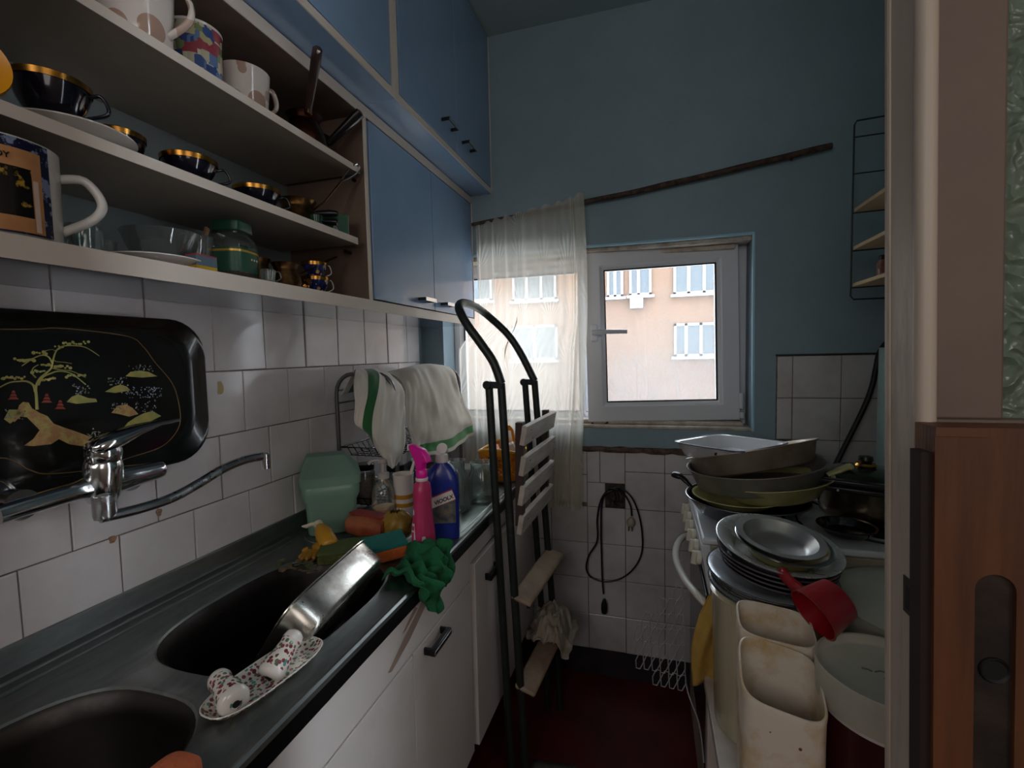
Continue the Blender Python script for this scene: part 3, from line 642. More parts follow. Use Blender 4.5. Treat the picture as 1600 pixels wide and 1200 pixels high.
# woven sprays: fans of stalks repeating over the cloth, denser threads in the leaves
tcx = N(nt, 'ShaderNodeTexCoord'); mpx = N(nt, 'ShaderNodeMapping'); nt.links.new(tcx.outputs['UV'], mpx.inputs[0]); mpx.inputs['Scale'].default_value = (5, 6, 1)
vr = N(nt, 'ShaderNodeTexVoronoi', feature='F1'); vr.inputs['Scale'].default_value = 1.0; vr.inputs['Randomness'].default_value = .35; nt.links.new(mpx.outputs[0], vr.inputs['Vector'])
sb = N(nt, 'ShaderNodeVectorMath', operation='SUBTRACT'); nt.links.new(mpx.outputs[0], sb.inputs[0]); nt.links.new(vr.outputs['Position'], sb.inputs[1]); sx_ = N(nt, 'ShaderNodeSeparateXYZ'); nt.links.new(sb.outputs[0], sx_.inputs[0])
at2 = N(nt, 'ShaderNodeMath', operation='ARCTAN2'); nt.links.new(sx_.outputs['X'], at2.inputs[0])
ay = N(nt, 'ShaderNodeMath', operation='ADD'); ay.inputs[1].default_value = .45; nt.links.new(sx_.outputs['Y'], ay.inputs[0]); nt.links.new(ay.outputs[0], at2.inputs[1])
mm = N(nt, 'ShaderNodeMath', operation='MULTIPLY'); mm.inputs[1].default_value = 22; nt.links.new(at2.outputs[0], mm.inputs[0]); si = N(nt, 'ShaderNodeMath', operation='SINE'); nt.links.new(mm.outputs[0], si.inputs[0])
fade = N(nt, 'ShaderNodeMapRange'); fade.inputs[1].default_value = .18; fade.inputs[2].default_value = .46; fade.inputs[3].default_value = .15; fade.inputs[4].default_value = 0; nt.links.new(vr.outputs['Distance'], fade.inputs[0])
mf = N(nt, 'ShaderNodeMath', operation='MULTIPLY'); nt.links.new(si.outputs[0], mf.inputs[0]); nt.links.new(fade.outputs[0], mf.inputs[1])
# facing term: cloth seen along its folds is denser
lw = N(nt, 'ShaderNodeLayerWeight'); lw.inputs[0].default_value = .5
m5 = N(nt, 'ShaderNodeMath', operation='MULTIPLY_ADD'); m5.inputs[1].default_value = .75; m5.inputs[2].default_value = .50; nt.links.new(lw.outputs['Facing'], m5.inputs[0])
m6 = N(nt, 'ShaderNodeMath', operation='ADD', use_clamp=True); nt.links.new(m5.outputs[0], m6.inputs[0]); nt.links.new(mf.outputs[0], m6.inputs[1]); nt.links.new(m6.outputs[0], a2.inputs[0])
bm = B()
def cz(x): return 1.863+(x-.262)*.1375/1.294*1.28-.012
def curt(s, t):
    ztop = 1.85+.078*s; zbot = .70 if s > .42 else .872
    z = ztop+(zbot-ztop)*t
    k = max(0, min(1, (1.46-z)/.12)); k = k*k*(3-2*k)
    xl = .268-.10*k; xr = .728+.012*math.sin(t*5)-.01*t
    gather = s+.025*math.sin(s*9+1.2)
    x = xl+(xr-xl)*gather
    fold = math.sin(s*44+1.3*math.sin(t*2+s*5))*.5+.35*math.sin(s*83+t*1.5)+.25*math.sin(s*19+t*3)
    edge = (.35+.9*max(0, (s-.78)/.22)+.8*max(0, (.16-s)/.16))
    y = .996+.021*fold*edge*(.55+.45*t) + .004*math.sin(t*26+s*3)*max(0, 1-t*3)
    x += .006*math.cos(s*44)*edge
    sc = .006*math.sin(s*60)*max(0, 1-t*12)
    return (x, y-.004, z+sc)
gd = grid(bm, 150, 70, curt)
uvl = bm.loops.layers.uv.new('UVMap'); idx = {}
for i, row in enumerate(gd):
    for j, v in enumerate(row): idx[v] = (i/150, 1-j/70)
for f in bm.faces:
    for l in f.loops: l[uvl].uv = idx[l.vert]
tag(obj('lace_curtain', bm, m_cur, smooth=180, recalc=False), 'sheer cream lace curtain hanging from the stick over the left half of the window', 'curtain')

# ================================================================== STEP LADDER
m_ladder = M('dark_green_grey_tube', '2c322f', .42, .4, var='3c423d', vs=30, lo=.55, hi=.7, rvar=.2)
la = thing('step_ladder', 'folded tubular step ladder with a tall hoop, leaning by the worktop edge', 'step ladder', (.58, .63, 0))
YN, YR = .46, .80
def yat(y, *pp): return [at(u, v, 'y', y) for u, v in pp]
nearA = [(.511, YN, 1.245), (.548, YN, .20), (.556, YN, .0)]; nearB = [(.549, YN, 1.24), (.590, YN, .266), (.600, YN, .0)]
farA = [(.531, YR, 1.232), (.584, YR, .26), (.594, YR, .0)]; farB = [(.567, YR, 1.227), (.632, YR, .193), (.642, YR, .0)]
for P_ in (nearA, farA):
    bm = B(); tube(bm, P_, .0118, 12, flat=(1, 1)); rl = obj('rear_rail', bm, m_ladder, la)
for P_, y in ((nearB, YN), (farB, YR)):
    bm = B(); tube(bm, P_, .0122, 12); obj('front_rail', bm, m_ladder, la)
bm = B()
hp = [(.549, YN, 1.24)]+[tuple(p) for p in yat(YN, (771, 566), (750, 535), (729, 506))]+[(.413, .485, 1.466), (.395, .55, 1.489), (.392, .62, 1.494), (.392, .70, 1.488), (.410, .765, 1.463)]+[tuple(p) for p in yat(YR, (793, 522), (814, 553))]+[(.567, YR, 1.227)]
tube(bm, smooth_path(hp, 6), .0135, 12); obj('hoop', bm, m_ladder, la, smooth=60)
for (xa_, xb_, y, z) in ((.505, .556, YN, 1.236), (.525, .574, YR, 1.223)):
    bm = B(); obox(bm, ((xa_+xb_)/2, y, z), (xb_-xa_, .024, .020), (0, R(3), 0)); lathe(bm, [(0, -.016), (.013, -.016), (.013, .016), (0, .016)], 14, TR((xa_+.004, y, z), (R(90), 0, 0))); obj('bracket', bm, m_blackplastic, la, bev=.002)
m_slat = M('white_spattered_slat', 'bdb3a8', .6, var='9c8f83', vs=14, stretch=(1, .3, 1.5), bump=.15); m_slatdark = M('dark_stringer', '3a2b27', .7)
# folded slatted platform
for q in ((.588, .612, .462, .490), (.600, .622, .765, .79)):
    pf = B(); box(pf, *q, .815, 1.125)
    for v in pf.verts: v.co.x += (1.125-v.co.z)*-.02
    o = obj('platform_stringer', pf, m_slatdark, la, bev=.002)
for k, (zt_, tl_) in enumerate(((1.118, 0), (1.028, 0), (.940, 0), (.852, 0))):
    bm = B(); v = box(bm, 0, .016, YN-.008, YR+.012, -.058, 0); 
    x = .612-(k)*.005
    xform(v, Matrix.Translation((x, 0, zt_)) @ Matrix.Rotation(R(10), 4, 'Y'))
    for w_ in v: w_.co.x += (w_.co.y-YN)*.045
    o = obj('slat', bm, m_slat, la, bev=.002)
    for y in (YN+.02, YR-.03):
        for dz in (-.016, -.040):
            bm = B(); lathe(bm, [(0, .0012), (.002, .001), (.0024, 0)], 8, TR((x+.0162+(y-YN)*.045+dz*-.17, y, zt_+dz), (0, R(100), 0))); obj('nail', bm, m_black, o)
for z, xn0, xn1, xf0, xf1, dz in ((.612, .566, .627, .598, .664, -.012), (.335, .572, .634, .604, .668, -.012)):
    bm = B(); t_ = .016
    P4 = [(xn0, YN-.012, z), (xn1, YN-.012, z+dz*1.6), (xf1, YR+.012, z+dz*1.6), (xf0, YR+.012, z)]
    loft(bm, [[(x, y, q-t_) for x, y, q in P4], P4]); tr_ = obj('tread', bm, M('worn_wooden_tread', 'a08a74', .5, var='7f6a57', vs=12, bump=.2) if z > .5 else bpy.data.materials['worn_wooden_tread'], la, bev=.007, bseg=3)
    bm = B(); bar(bm, (xn1-.01, YN-.004, z-.03), (xf1-.01, YR+.004, z-.03), .008, .022); obj('tread_bracket', bm, m_ladder, la)
rg = B(); rr3 = random.Random(5)
def rag(s, t):
    a, b = (s-.5)*2, (t-.5)*2; rr = .075+.028*noise.noise((a*2.2, b*2.2, 3)); h = .045+.05*(1-a*a)*(1-b*b)+.030*noise.noise((a*3.1, b*3.1, 9))+.012*noise.noise((a*9, b*9, 4))
    x = .640+a*.072+.02*noise.noise((a*3, b*3, 1)); y = .715+b*.115+.02*noise.noise((a*3, b*3, 7)); z = .338+h
    if a > .35: z -= (a-.35)*.16+.02*noise.noise((b*6, 2, 0))
    if b > .6: z -= (b-.6)*.10
    return (x, y, max(z, .338))
grid(rg, 46, 46, rag); tag(obj('rag', rg, M('grey_beige_rag', 'a09384', .9, var='8a7b6c', vs=14), smooth=180, solid=.002), 'crumpled greyish cloth heaped on the lowest ladder tread', 'cloth')
fm = B(); grid(fm, 10, 10, lambda s, t: (.585+s*.145+.01*t, .30+t*.26+.01*s, .003+.0015*noise.noise((s*4, t*4, 0)))); tag(obj('floor_scrap', fm, M('grey_cardboard', '6a665f', .9, var='56524d', vs=20), solid=.002), 'flat grey scrap of cardboard on the dark red floor below the ladder', 'cardboard')
# ================================================================== THINGS ON THE SHELVES
Z3, Z2, Z1 = 1.8165, 1.6325, 1.4785      # shelf tops
def mat_pattern(name, base, cols, scale, thr=.5, rough=.15, metric='EUCLIDEAN', stretch=None):
    """glazed ware: base colour with coloured patches picked per cell"""
    m = bpy.data.materials.new(name); m.use_nodes = True; nt = m.node_tree; b = nt.nodes['Principled BSDF']; b.inputs['Roughness'].default_value = rough; b.inputs['Coat Weight'].default_value = .4
    t = N(nt, 'ShaderNodeTexCoord'); mp = N(nt, 'ShaderNodeMapping'); nt.links.new(t.outputs['Object'], mp.inputs[0])
    if stretch: mp.inputs['Scale'].default_value = stretch
    v = N(nt, 'ShaderNodeTexVoronoi'); v.inputs['Scale'].default_value = scale; v.distance = metric; nt.links.new(mp.outputs[0], v.inputs['Vector'])
    s = N(nt, 'ShaderNodeSeparateColor'); nt.links.new(v.outputs['Color'], s.inputs[0])
    r = N(nt, 'ShaderNodeValToRGB'); r.color_ramp.interpolation = 'CONSTANT'; nt.links.new(s.outputs[0], r.inputs[0])
    e = r.color_ramp.elements; e[0].color = lin(cols[0]); e[0].position = 0; e[1].color = lin(cols[-1]); e[1].position = (len(cols)-1)/len(cols)
    for i, c in enumerate(cols[1:-1]): q = e.new((i+1)/len(cols)); q.color = lin(c)
    x = N(nt, 'ShaderNodeMix', data_type='RGBA'); x.inputs[7].default_value = lin(base); nt.links.new(r.outputs[0], x.inputs[6])
    g = N(nt, 'ShaderNodeMath', operation='GREATER_THAN'); g.inputs[1].default_value = thr; nt.links.new(v.outputs['Distance'], g.inputs[0]); nt.links.new(g.outputs[0], x.inputs[0]); nt.links.new(x.outputs[2], b.inputs['Base Color'])
    return m
m_china = M('white_china', 'd9d2cb', .15, coat=.4)
m_cobalt = M('dark_cobalt_glaze', '0e0d1c', .12, coat=.5)
m_spot = mat_pattern('brown_spotted_glaze', 'cfc4bc', ['a58878', 'b89c8c', '9c8272'], 26, .50)
m_fruit = mat_pattern('fruit_patchwork_glaze', 'c9c2a8', ['3a5284', '98404a', 'b2a97c', '5f78a0', '77865a', 'b8b098', '3a4c7c'], 60, .62, metric='CHEBYCHEV')
m_floral = mat_pattern('floral_porcelain', 'd8d2c8', ['6c3038', '5f6f52', '8a4048', 'd8d2c8', '8a4a52', '4f8f86'], 170, .50)
m_mosaic = mat_pattern('cobalt_gold_glaze', '1c2458', ['c79a4a', '1a2360', 'e2d8c4', '243078'], 120, .55)
m_copper = M('tarnished_copper', '6e3a26', .3, 1, var='3c2118', vs=25, rvar=.2)
m_brass = M('dark_brass', '70522f', .3, 1, var='33241a', vs=22, rvar=.25)
def wall_prof(r0, r1, h, t=.0035, foot=.75, n=6, curve=1.0):
    """cup profile: foot, outer wall from r0 to r1, rim, inner wall"""
    out = [(0, 0), (r0*foot, 0), (r0*foot, .003)]
    for i in range(n+1):
        s = i/n; out.append((r0*foot+(r1-r0*foot)*(1-(1-s)**(1+curve)) if curve else r0+(r1-r0)*s, .004+(h-.004)*s))
    out.append((r1-t*.5, h+.0012)); 
    for i in range(n, -1, -1):
        s = i/n; r_ = r0*foot+(r1-r0*foot)*(1-(1-s)**(1+curve)) if curve else r0+(r1-r0)*s; out.append((max(.001, r_-t), .008+(h-.008)*s))
    out.append((0, .008)); return out
def ear(bm, r, z0, z1, out, th, ang, n=10, flat=(1, .7), mi=0, rlow=None):
    d = Vector((math.cos(ang), math.sin(ang), 0)); rl = rlow or r
    p = [d*(r-.002)+Vector((0, 0, z1)), d*(r+out*.6)+Vector((0, 0, z1+.004)), d*(r+out)+Vector((0, 0, z1-(z1-z0)*.32)), d*(r+out*.75)+Vector((0, 0, z1-(z1-z0)*.66)), d*(rl-.002)+Vector((0, 0, z0))]
    tube(bm, smooth_path(p, 5), th, n, flat=flat, mi=mi)
def mug(name, label, cat, loc, r0, r1, h, mat, ang=0, curve=0, hand=True, rim=None, group=None, tilt=(0, 0, 0), hmat=None, hz=(.2, .85), hout=.025, hth=.005, n=40):
    r = thing(name, label, cat, loc, tilt, group)
    bm = B(); lathe(bm, wall_prof(r0, r1, h, foot=.98 if not curve else .6, curve=curve), n); obj('body', bm, mat, r, world=False, smooth=50)
    if hand: bm = B(); ear(bm, r1*.97, h*hz[0], h*hz[1], hout, hth, ang, rlow=(r0 if not curve else r0*.8)); obj('handle', bm, hmat or mat, r, world=False, smooth=180)
    if rim: bm = B(); lathe(bm, [(r1+.0004, h-.008 if rim is m_gold else h-.004), (r1+.001, h), (r1-.002, h+.002), (r1-.005, h), (r1-.0045, h-.012)], n); obj('rim_band', bm, rim, r, world=False)
    return r
# top shelf
mug('mug', 'large cream mug with brown spots and a looped handle, on the top shelf', 'mug', (.195, -.268, Z3), .045, .052, .105, m_spot, R(25), hout=.030, hth=.0065)
mug('mug', 'tall mug with blue, red and yellow fruit patches beside the spotted mug', 'mug', (.175, -.148, Z3), .039, .042, .105, m_fruit, R(190), rim=m_china)
mug('mug', 'squat cream mug with brown spots, right of the fruit mug', 'mug', (.185, -.052, Z3), .040, .047, .082, m_spot, R(75), hout=.022, hth=.006)
def cezve(name, label, loc, r, h, mat, hdir, hlen, hmat, hw=.011, root=.9, group=None, flat=(1, .45), end=1.0):
    t = thing(name, label, 'coffee pot', loc, group=group)
    bm = B(); lathe(bm, [(0, 0), (r, 0), (r*1.03, .005), (r*.98, h*.35), (r*.74, h*.75), (r*.72, h*.82), (r*.88, h), (r*.86, h), (r*.69, h*.83), (r*.70, h*.74), (r*.94, h*.35), (r*.97, .006), (0, .006)], 36); obj('pot', bm, mat, t, world=False, smooth=60)
    d = Vector(hdir).normalized(); a = Vector((d.x, d.y, 0)).normalized()*r*.8+Vector((0, 0, h*root))
    bm = B(); tube(bm, [a, a+d*hlen*.35, a+d*hlen*.8, a+d*hlen*.97, a+d*hlen], [hw*.7, hw*.8, hw, hw*.95*end, hw*.4], 12, flat=flat); hh = obj('handle', bm, hmat, t, world=False, smooth=60)
    bm = B(); obox(bm, a+d*.004, (.012, .014, .014)); obj('socket', bm, m_brass, t, world=False, bev=.002)
    return t, hh, a, d, hlen
q0 = at(481, 176, 'x', .232); q1 = at(497, 72, 'x', .318); d = (q1-q0); rp0 = q0-Vector((d.x, d.y, 0)).normalized()*.036
t, hh, a, d, hl = cezve('coffee_pot', 'copper coffee pot on the top shelf whose flat handle sticks up past the shelf edge', (rp0.x, rp0.y, Z3), .045, q0.z-Z3+.006, M('sooty_copper', '2a1813', .4, 1, var='4a2a1e', vs=18), d, d.length, M('brown_wood_handle', '33201a', .5, var='20140f', vs=20), .0095, flat=(1.1, .5))
bm = B(); p = a+d*(hl-.014); tube(bm, [p-Vector((.006, -.003, 0)), p+Vector((.0085, -.005, .001))], .0032, 10); obj('hanging_hole', bm, m_china, hh, world=False)
cezve('coffee_pot', 'dark coffee pot with thick black handle, rightmost on the top shelf', (.155, .200, Z3), .038, .070, m_black, (.80, .16, .66), .115, m_blackplastic, .015, flat=(1, .8), root=.75)
g1 = thing('espresso_cup', 'small white cup behind the black-handled coffee pot on the top shelf', 'cup', (.075, .215, Z3)); bm = B(); lathe(bm, wall_prof(.03, .036, .055, foot=.8, curve=.6), 30); obj('body', bm, m_china, g1, world=False)
# middle shelf
yb = thing('yellow_dish', 'bright orange-yellow dish standing on edge, cut by the left edge of the photo', 'dish', (.205, -.487, Z2+.045))
bm = B(); lathe(bm, [(0, -.012), (.030, -.012), (.046, .0), (.0455, .006), (.030, -.006), (0, -.008)], 36, TR((0, 0, 0), (R(18), R(78), 0))); obj('bowl', bm, M('orange_yellow_plastic', 'd9941c', .35), yb, world=False)
def goldcup(label, loc, ang=R(60), r=.045, h=.055, g='gold and cobalt coffee cups'):
    return mug('coffee_cup', label, 'cup', loc, r*.72, r, h, m_cobalt, ang, curve=.7, rim=m_gold, hmat=m_cobalt, hout=.020, hth=.0035, hz=(.25, .8))
goldcup('large dark blue cup with gold rim on the white plate, leftmost on the middle shelf', (.165, -.372, Z2+.022), R(40), .044, .062)
sa = thing('saucer', 'white plate with green band under the leftmost gold-rimmed cup', 'plate', (.165, -.352, Z2)); bm = B(); lathe(bm, [(0, .004), (.03, .004), (.034, 0), (.036, .004), (.060, .014), (.076, .021), (.0765, .0225), (.058, .017), (.036, .008), (0, .007)], 44); obj('plate', bm, m_china, sa, world=False)
bm = B(); lathe(bm, [(.042, .0065), (.052, .0105), (.054, .0095), (.043, .0050)], 44); obj('green_band', bm, M('green_glaze', '2d5a40', .3), sa, world=False)
goldcup('dark blue gold-rimmed cup right of the white plate, mostly hidden by the shelf', (.13, -.262, Z2), R(200), .036, .066)
goldcup('dark blue gold-rimmed cup with small round ear, middle of the middle shelf', (.170, -.172, Z2), R(55), .044, .052)
sb_ = thing('saucer', 'dark saucer under the middle gold-rimmed cup', 'plate', (.168, -.170, Z2-.0)); bm = B(); lathe(bm, [(0, .0005), (.03, .0005), (.05, .006), (.0505, .0075), (.03, .0022), (0, .002)], 36); obj('plate', bm, m_cobalt, sb_, world=False); 
for o in list(COL.objects):
    if o.name.startswith('coffee_cup') and abs(o.location.y+.172) < .001: o.location.z += .0022
goldcup('dark blue gold-rimmed cup beside the brass pots on the middle shelf', (.170, -.020, Z2), R(55), .045, .050)
t, hh, a, d, hl = cezve('coffee_pot', 'old brass pot on the middle shelf, left of the green box', (.150, .125, Z2), .050, .072, m_brass, (.62, .2, -.05), .055, m_blackplastic, .010, flat=(1, .8), root=.35)
bm = B(); tube(bm, [a+Vector((0, 0, .018)), a+Vector((.035, .012, .018)), a+Vector((.052, .017, .017))], [.006, .0085, .006], 10); obj('handle', bm, m_blackplastic, t, world=False)
la_ = thing('ladle', 'steel ladle with a looped end leaning out of the brass pot toward the shelf edge', 'ladle', (.165, .135, Z2+.04))
e1 = at(507, 316, 'x', .205); e2 = at(535, 282, 'x', .225); e3 = at(562, 258, 'x', .252)
bm = B(); tube(bm, [(.165, .125, Z2+.035), e1, e2], [.004, .005, .006], 8, flat=(1, .5)); obj('shaft', bm, m_brass, la_)
bm = B(); s_ = (Vector(e3)-Vector(e2)); n_ = Vector((0, .5, -.5)).normalized()*.010
tube(bm, smooth_path([Vector(e2)-n_*.3, Vector(e2)+s_*.4-n_*.9, Vector(e2)+s_*.85-n_*.9, Vector(e3), Vector(e2)+s_*.85+n_*.9, Vector(e2)+s_*.4+n_*.9, Vector(e2)+n_*.3], 5), .0026, 8); obj('hanging_loop', bm, m_chrome, la_)
bm = B(); lathe(bm, [(0, 0), (.018, .004), (.024, .014), (.023, .014), (.017, .006), (0, .002)], 20, TR((.155, .115, Z2+.012))); obj('bowl', bm, m_brass, la_)
gb = thing('tea_box', 'dark green carton with a white end at the right end of the middle shelf', 'box', (.19, .196, Z2))
bm = B(); v = box(bm, -.05, .05, -.018, .018, 0, .052); obj('carton', bm, M('dark_green_card', '1e5a41', .5), gb, world=False, bev=.001); 
bm = B(); box(bm, .0502, .0508, -.017, .017, .001, .051); obj('white_end', bm, M('white_card', 'b5b0a4', .6), gb, world=False)
bm = fontmesh('A', .022, .0003); xform(bm.verts, TR((.018, -.0187, .016), (R(90), 0, 0))); obj('letter', bm, m_china, gb, world=False)
gb.rotation_euler = (0, 0, R(42)); gb.location = (.188, .180, Z2)
gs = thing('small_green_cup', 'small dark green cup in front of the brass pot', 'cup', (.225, .095, Z2)); bm = B(); lathe(bm, wall_prof(.012, .015, .022, foot=.9, curve=0), 20); obj('body', bm, M('bottle_green_glaze', '21402a', .2), gs, world=False)
# bottom shelf
bgm = thing('large_mug', 'big white mug with a framed old-style picture and thick handle, bottom shelf at left', 'mug', (.180, -.452, Z1))
bm = B(); lathe(bm, wall_prof(.062, .064, .118, t=.005, foot=.96, curve=0), 56); obj('body', bm, m_china, bgm, world=False, smooth=50)
bm = B(); ear(bm, .062, .022, .092, .042, .0075, R(62), 14, flat=(1, .8)); obj('handle', bm, m_china, bgm, world=False, smooth=180)
def patch(a0, a1, z0, z1, r, dr=.0004):
    bm = B(); grid(bm, 18, 1, lambda s, t: ((r+dr)*math.cos(R(a0+(a1-a0)*s)), (r+dr)*math.sin(R(a0+(a1-a0)*s)), z0+(z1-z0)*t)); return bm
for nm, a0, a1, z0, z1, dr, mt in (('navy_border', -80, 24, .004, .1165, .0004, M('navy_border_glaze', '1a1a38', .2, var='7d89a8', vs=60, lo=.52, hi=.56)), ('parchment_field', -72, 14, .006, .104, .0008, M('parchment_glaze', 'c08a5c', .25, var='a87448', vs=20)),
     ('black_picture', -66, 4, .024, .082, .0012, M('old_picture_glaze', '120c0c', .2, var='a8872e', vs=45, lo=.56, hi=.62)), ('pale_stripe', 5, 10, .008, .070, .0012, M('pale_pink_glaze', 'd5bcae', .2))):
    b_ = patch(a0, a1, z0, z1, .0642, dr); obj(nm, b_, mt, bgm, world=False, recalc=False)
bm = fontmesh('OY', .009, .0002)
for v in bm.verts: q = R(-18)+v.co.x/.0655; v.co = Vector((.0658*math.cos(q), .0658*math.sin(q), .093+v.co.y))
obj('lettering', bm, m_black, bgm, world=False)
m_glass, _ = glassy('clear_glass', 'e9f0ee', .93, .02)
m_glass2, _ = glassy('thin_glass', 'f2f6f5', .96, .02)
def tumbler(name, label, loc, r0, r1, h, mat=None, flutes=0, group=None):
    t = thing(name, label, 'glass', loc, group=group); bm = B(); v = lathe(bm, wall_prof(r0, r1, h, t=.002, foot=.98, curve=0), 40)
    if flutes:
        for w_ in v:
            a = math.atan2(w_.co.y, w_.co.x); k = 1+.03*math.cos(a*flutes)*(1 if w_.co.z < h*.7 else 0); w_.co.x *= k; w_.co.y *= k
    obj('glass', bm, mat or m_glass, t, world=False, smooth=60); return t
tumbler('drinking_glass', 'small clear tumbler right beside the handle of the big mug', (.165, -.345, Z1), .020, .022, .048)
tumbler('drinking_glass', 'low clear glass behind the white plate on the bottom shelf', (.12, -.300, Z1), .022, .026, .040)
sp2 = thing('saucer', 'plain white saucer at the front of the bottom shelf under the glass bowl', 'plate', (.175, -.250, Z1)); bm = B(); lathe(bm, [(0, .003), (.03, .003), (.032, 0), (.034, .003), (.055, .010), (.068, .015), (.0685, .0165), (.054, .0125), (.034, .006), (0, .0055)], 44); obj('plate', bm, m_china, sp2, world=False)
gbw = tumbler('glass_bowl', 'wide fluted clear glass bowl standing on the white saucer', (.160, -.225, Z1+.0058), .034, .058, .060, flutes=14); gbw['category'] = 'bowl'
tn = thing('small_tin', 'small red, blue and yellow tin in front of the glass of sticks', 'tin', (.222, -.205, Z1)); bm = B(); box(bm, -.012, .012, -.020, .020, 0, .009, 1); box(bm, -.012, .012, -.020, .020, .009, .026, 0); box(bm, -.0121, .0121, -.0201, .0201, .026, .028, 2); 
obj('tin', bm, [M('slate_blue_print', '5a6a78', .4), M('yellow_print', 'c9a227', .4), M('red_print', 'a52a30', .4)], tn, world=False)
gst = tumbler('drinking_glass', 'ribbed glass holding a wooden peg, left of the green-lidded jar', (.150, -.150, Z1), .022, .027, .078, flutes=10)
bm = B(); bar(bm, (-.005, -.01, .01), (.012, .012, .098), .012, .006); bar(bm, (.004, -.008, .012), (.020, .008, .094), .010, .006); peg = obj('peg', bm, M('old_wood_peg', '6b4f38', .7), None, world=False, bev=.001); peg.name = 'clothes_peg'; peg.location = gst.location; tag(peg, 'worn wooden clothes peg standing in the ribbed glass', 'peg')
jr = thing('coffee_jar', 'square-shouldered glass jar with dark green lid and green label', 'jar', (.172, -.090, Z1))
def sq(r, z, p=3.2, n=40): return [(x, y, z) for x, y in sell(r, r, p, n)]
bm = B(); loft(bm, [sq(.034, 0), sq(.038, .004), sq(.038, .070), sq(.034, .085), sq(.024, .094), sq(.024, .100)]); obj('glass', bm, m_glass, jr, world=False, smooth=50)
bm = B(); loft(bm, [sq(.036, .003), sq(.036, .022)]); obj('contents', bm, M('brown_granules', '4a3322', .8, bump=.5, bs=300), jr, world=False)
bm = B(); loft(bm, [sq(.0384, .018), sq(.0384, .064)], False, False); lb = obj('label', bm, M('dark_green_label', '1c4a36', .4), jr, world=False)
bm = B(); loft(bm, [sq(.0387, .056), sq(.0387, .060)], False, False); obj('gold_stripe', bm, M('gold_stripe', 'c79a3a', .3, .5), lb, world=False)
bm = B()
for k in range(3): lathe(bm, [(0, .0004), (.0022, .0004), (.0022, 0)], 10, TR((.0388, -.012+.008*k+.010, .044), (0, R(90), 0)))
obj('label_dots', bm, m_china, lb, world=False)
bm = B(); loft(bm, [sq(.028, .098, 5), sq(.029, .100, 5), sq(.028, .117, 5), sq(.026, .119, 5)]); obj('lid', bm, M('dark_green_lid', '1b4434', .35), jr, world=False, bev=.001)
for v in (jr,): v.rotation_euler = (0, 0, R(12))
mug('espresso_cup', 'tiny glass cup with small handle squeezed between jar and brass pot', 'cup', (.218, -.052, Z1), .012, .015, .028, m_glass, R(60), hout=.010, hth=.0016)
t, hh, a, d, hl = cezve('coffee_pot', 'brass coffee pot on the bottom shelf, left one of the pair', (.140, -.005, Z1), .036, .066, m_brass, (.4, -.7, .35), .05, m_brass, .006)
t, hh, a, d, hl = cezve('coffee_pot', 'dark brass coffee pot with a long thin upward handle, right one on the bottom shelf', (.175, .045, Z1), .034, .062, m_brass, (.12, .9, .46), .150, m_brass, .006, root=.62)
bls = thing('pepper_mill', 'little brass pepper mill lying at the front edge of the bottom shelf', 'pepper mill', (.236, .035, Z1+.008))
bm = B(); lathe(bm, [(0, -.022), (.005, -.020), (.007, -.014), (.004, -.010), (.008, -.004), (.008, .002), (.004, .006), (.007, .012), (.006, .018), (0, .020)], 18, TR((0, 0, 0), (R(20), R(60), 0))); obj('body', bm, m_gold, bls, world=False)
mug('espresso_cup', 'lower of two stacked blue and gold espresso cups on the bottom shelf', 'cup', (.170, .150, Z1), .026, .033, .046, m_mosaic, R(65), curve=.5, rim=m_gold, hmat=m_china, hout=.015, hth=.0022)
mug('espresso_cup', 'upper of two stacked blue and gold espresso cups on the bottom shelf', 'cup', (.170, .150, Z1+.040), .024, .030, .042, m_mosaic, R(65), curve=.5, rim=m_gold, hmat=m_china, hout=.014, hth=.0022)
mug('espresso_cup', 'dark espresso cup half hidden behind the stacked pair', 'cup', (.095, .125, Z1), .026, .033, .060, m_mosaic, R(200), curve=.5, hmat=m_china, hout=.013, hth=.0022)

# ================================================================== LACQUER TRAY ON THE TILES
ty = thing('lacquer_tray', 'black lacquer tray painted with a gold tree, propped on the tiles above the tap', 'tray', (.02, -.30, 1.27))
TX = .016
m_lac = M('black_lacquer', '0b0a09', .22, coat=.3, var='14120d', vs=5)
def rr_loop(k, x, r_=.075):
    y0, y1, z0, z1 = -.615-k, -.060+k, 1.128-k, 1.400+k; pts = []
    for cy, cz_, a0 in ((y1-r_, z1-r_, 0), (y0+r_, z1-r_, 90), (y0+r_, z0+r_, 180), (y1-r_, z0+r_, 270)):
        for i in range(9): a = R(a0+90*i/8); pts.append((x, cy+(r_)*math.cos(a), cz_+r_*math.sin(a)))
    return pts
bm = B(); loft(bm, [rr_loop(-.012, TX-.003), rr_loop(.006, TX+.018), rr_loop(.010, TX+.020), rr_loop(.011, TX+.018), rr_loop(.008, TX+.0165), rr_loop(-.010, TX), rr_loop(-.024, TX)], cap0=True, cap1=True)
tbod = obj('tray_body', bm, m_lac, ty, smooth=50)
bm = B(); lz = [(-.600, 1.30), (-.585, 1.365), (-.52, 1.375), (-.35, 1.381), (-.295, 1.385), (-.194, 1.375), (-.165, 1.355), (-.145, 1.325), (-.115, 1.285), (-.103, 1.25), (-.100, 1.20), (-.118, 1.170), (-.149, 1.152), (-.21, 1.144), (-.265, 1.137), (-.33, 1.145), (-.354, 1.157), (-.39, 1.185), (-.46, 1.172), (-.58, 1.19)]
tube(bm, smooth_path([(TX+.0004, y, z) for y, z in lz], 6, closed=True), .0009, 6, closed=True); obj('gold_border_line', bm, M('dull_gold_line', '8a6d45', .4, .4), ty)
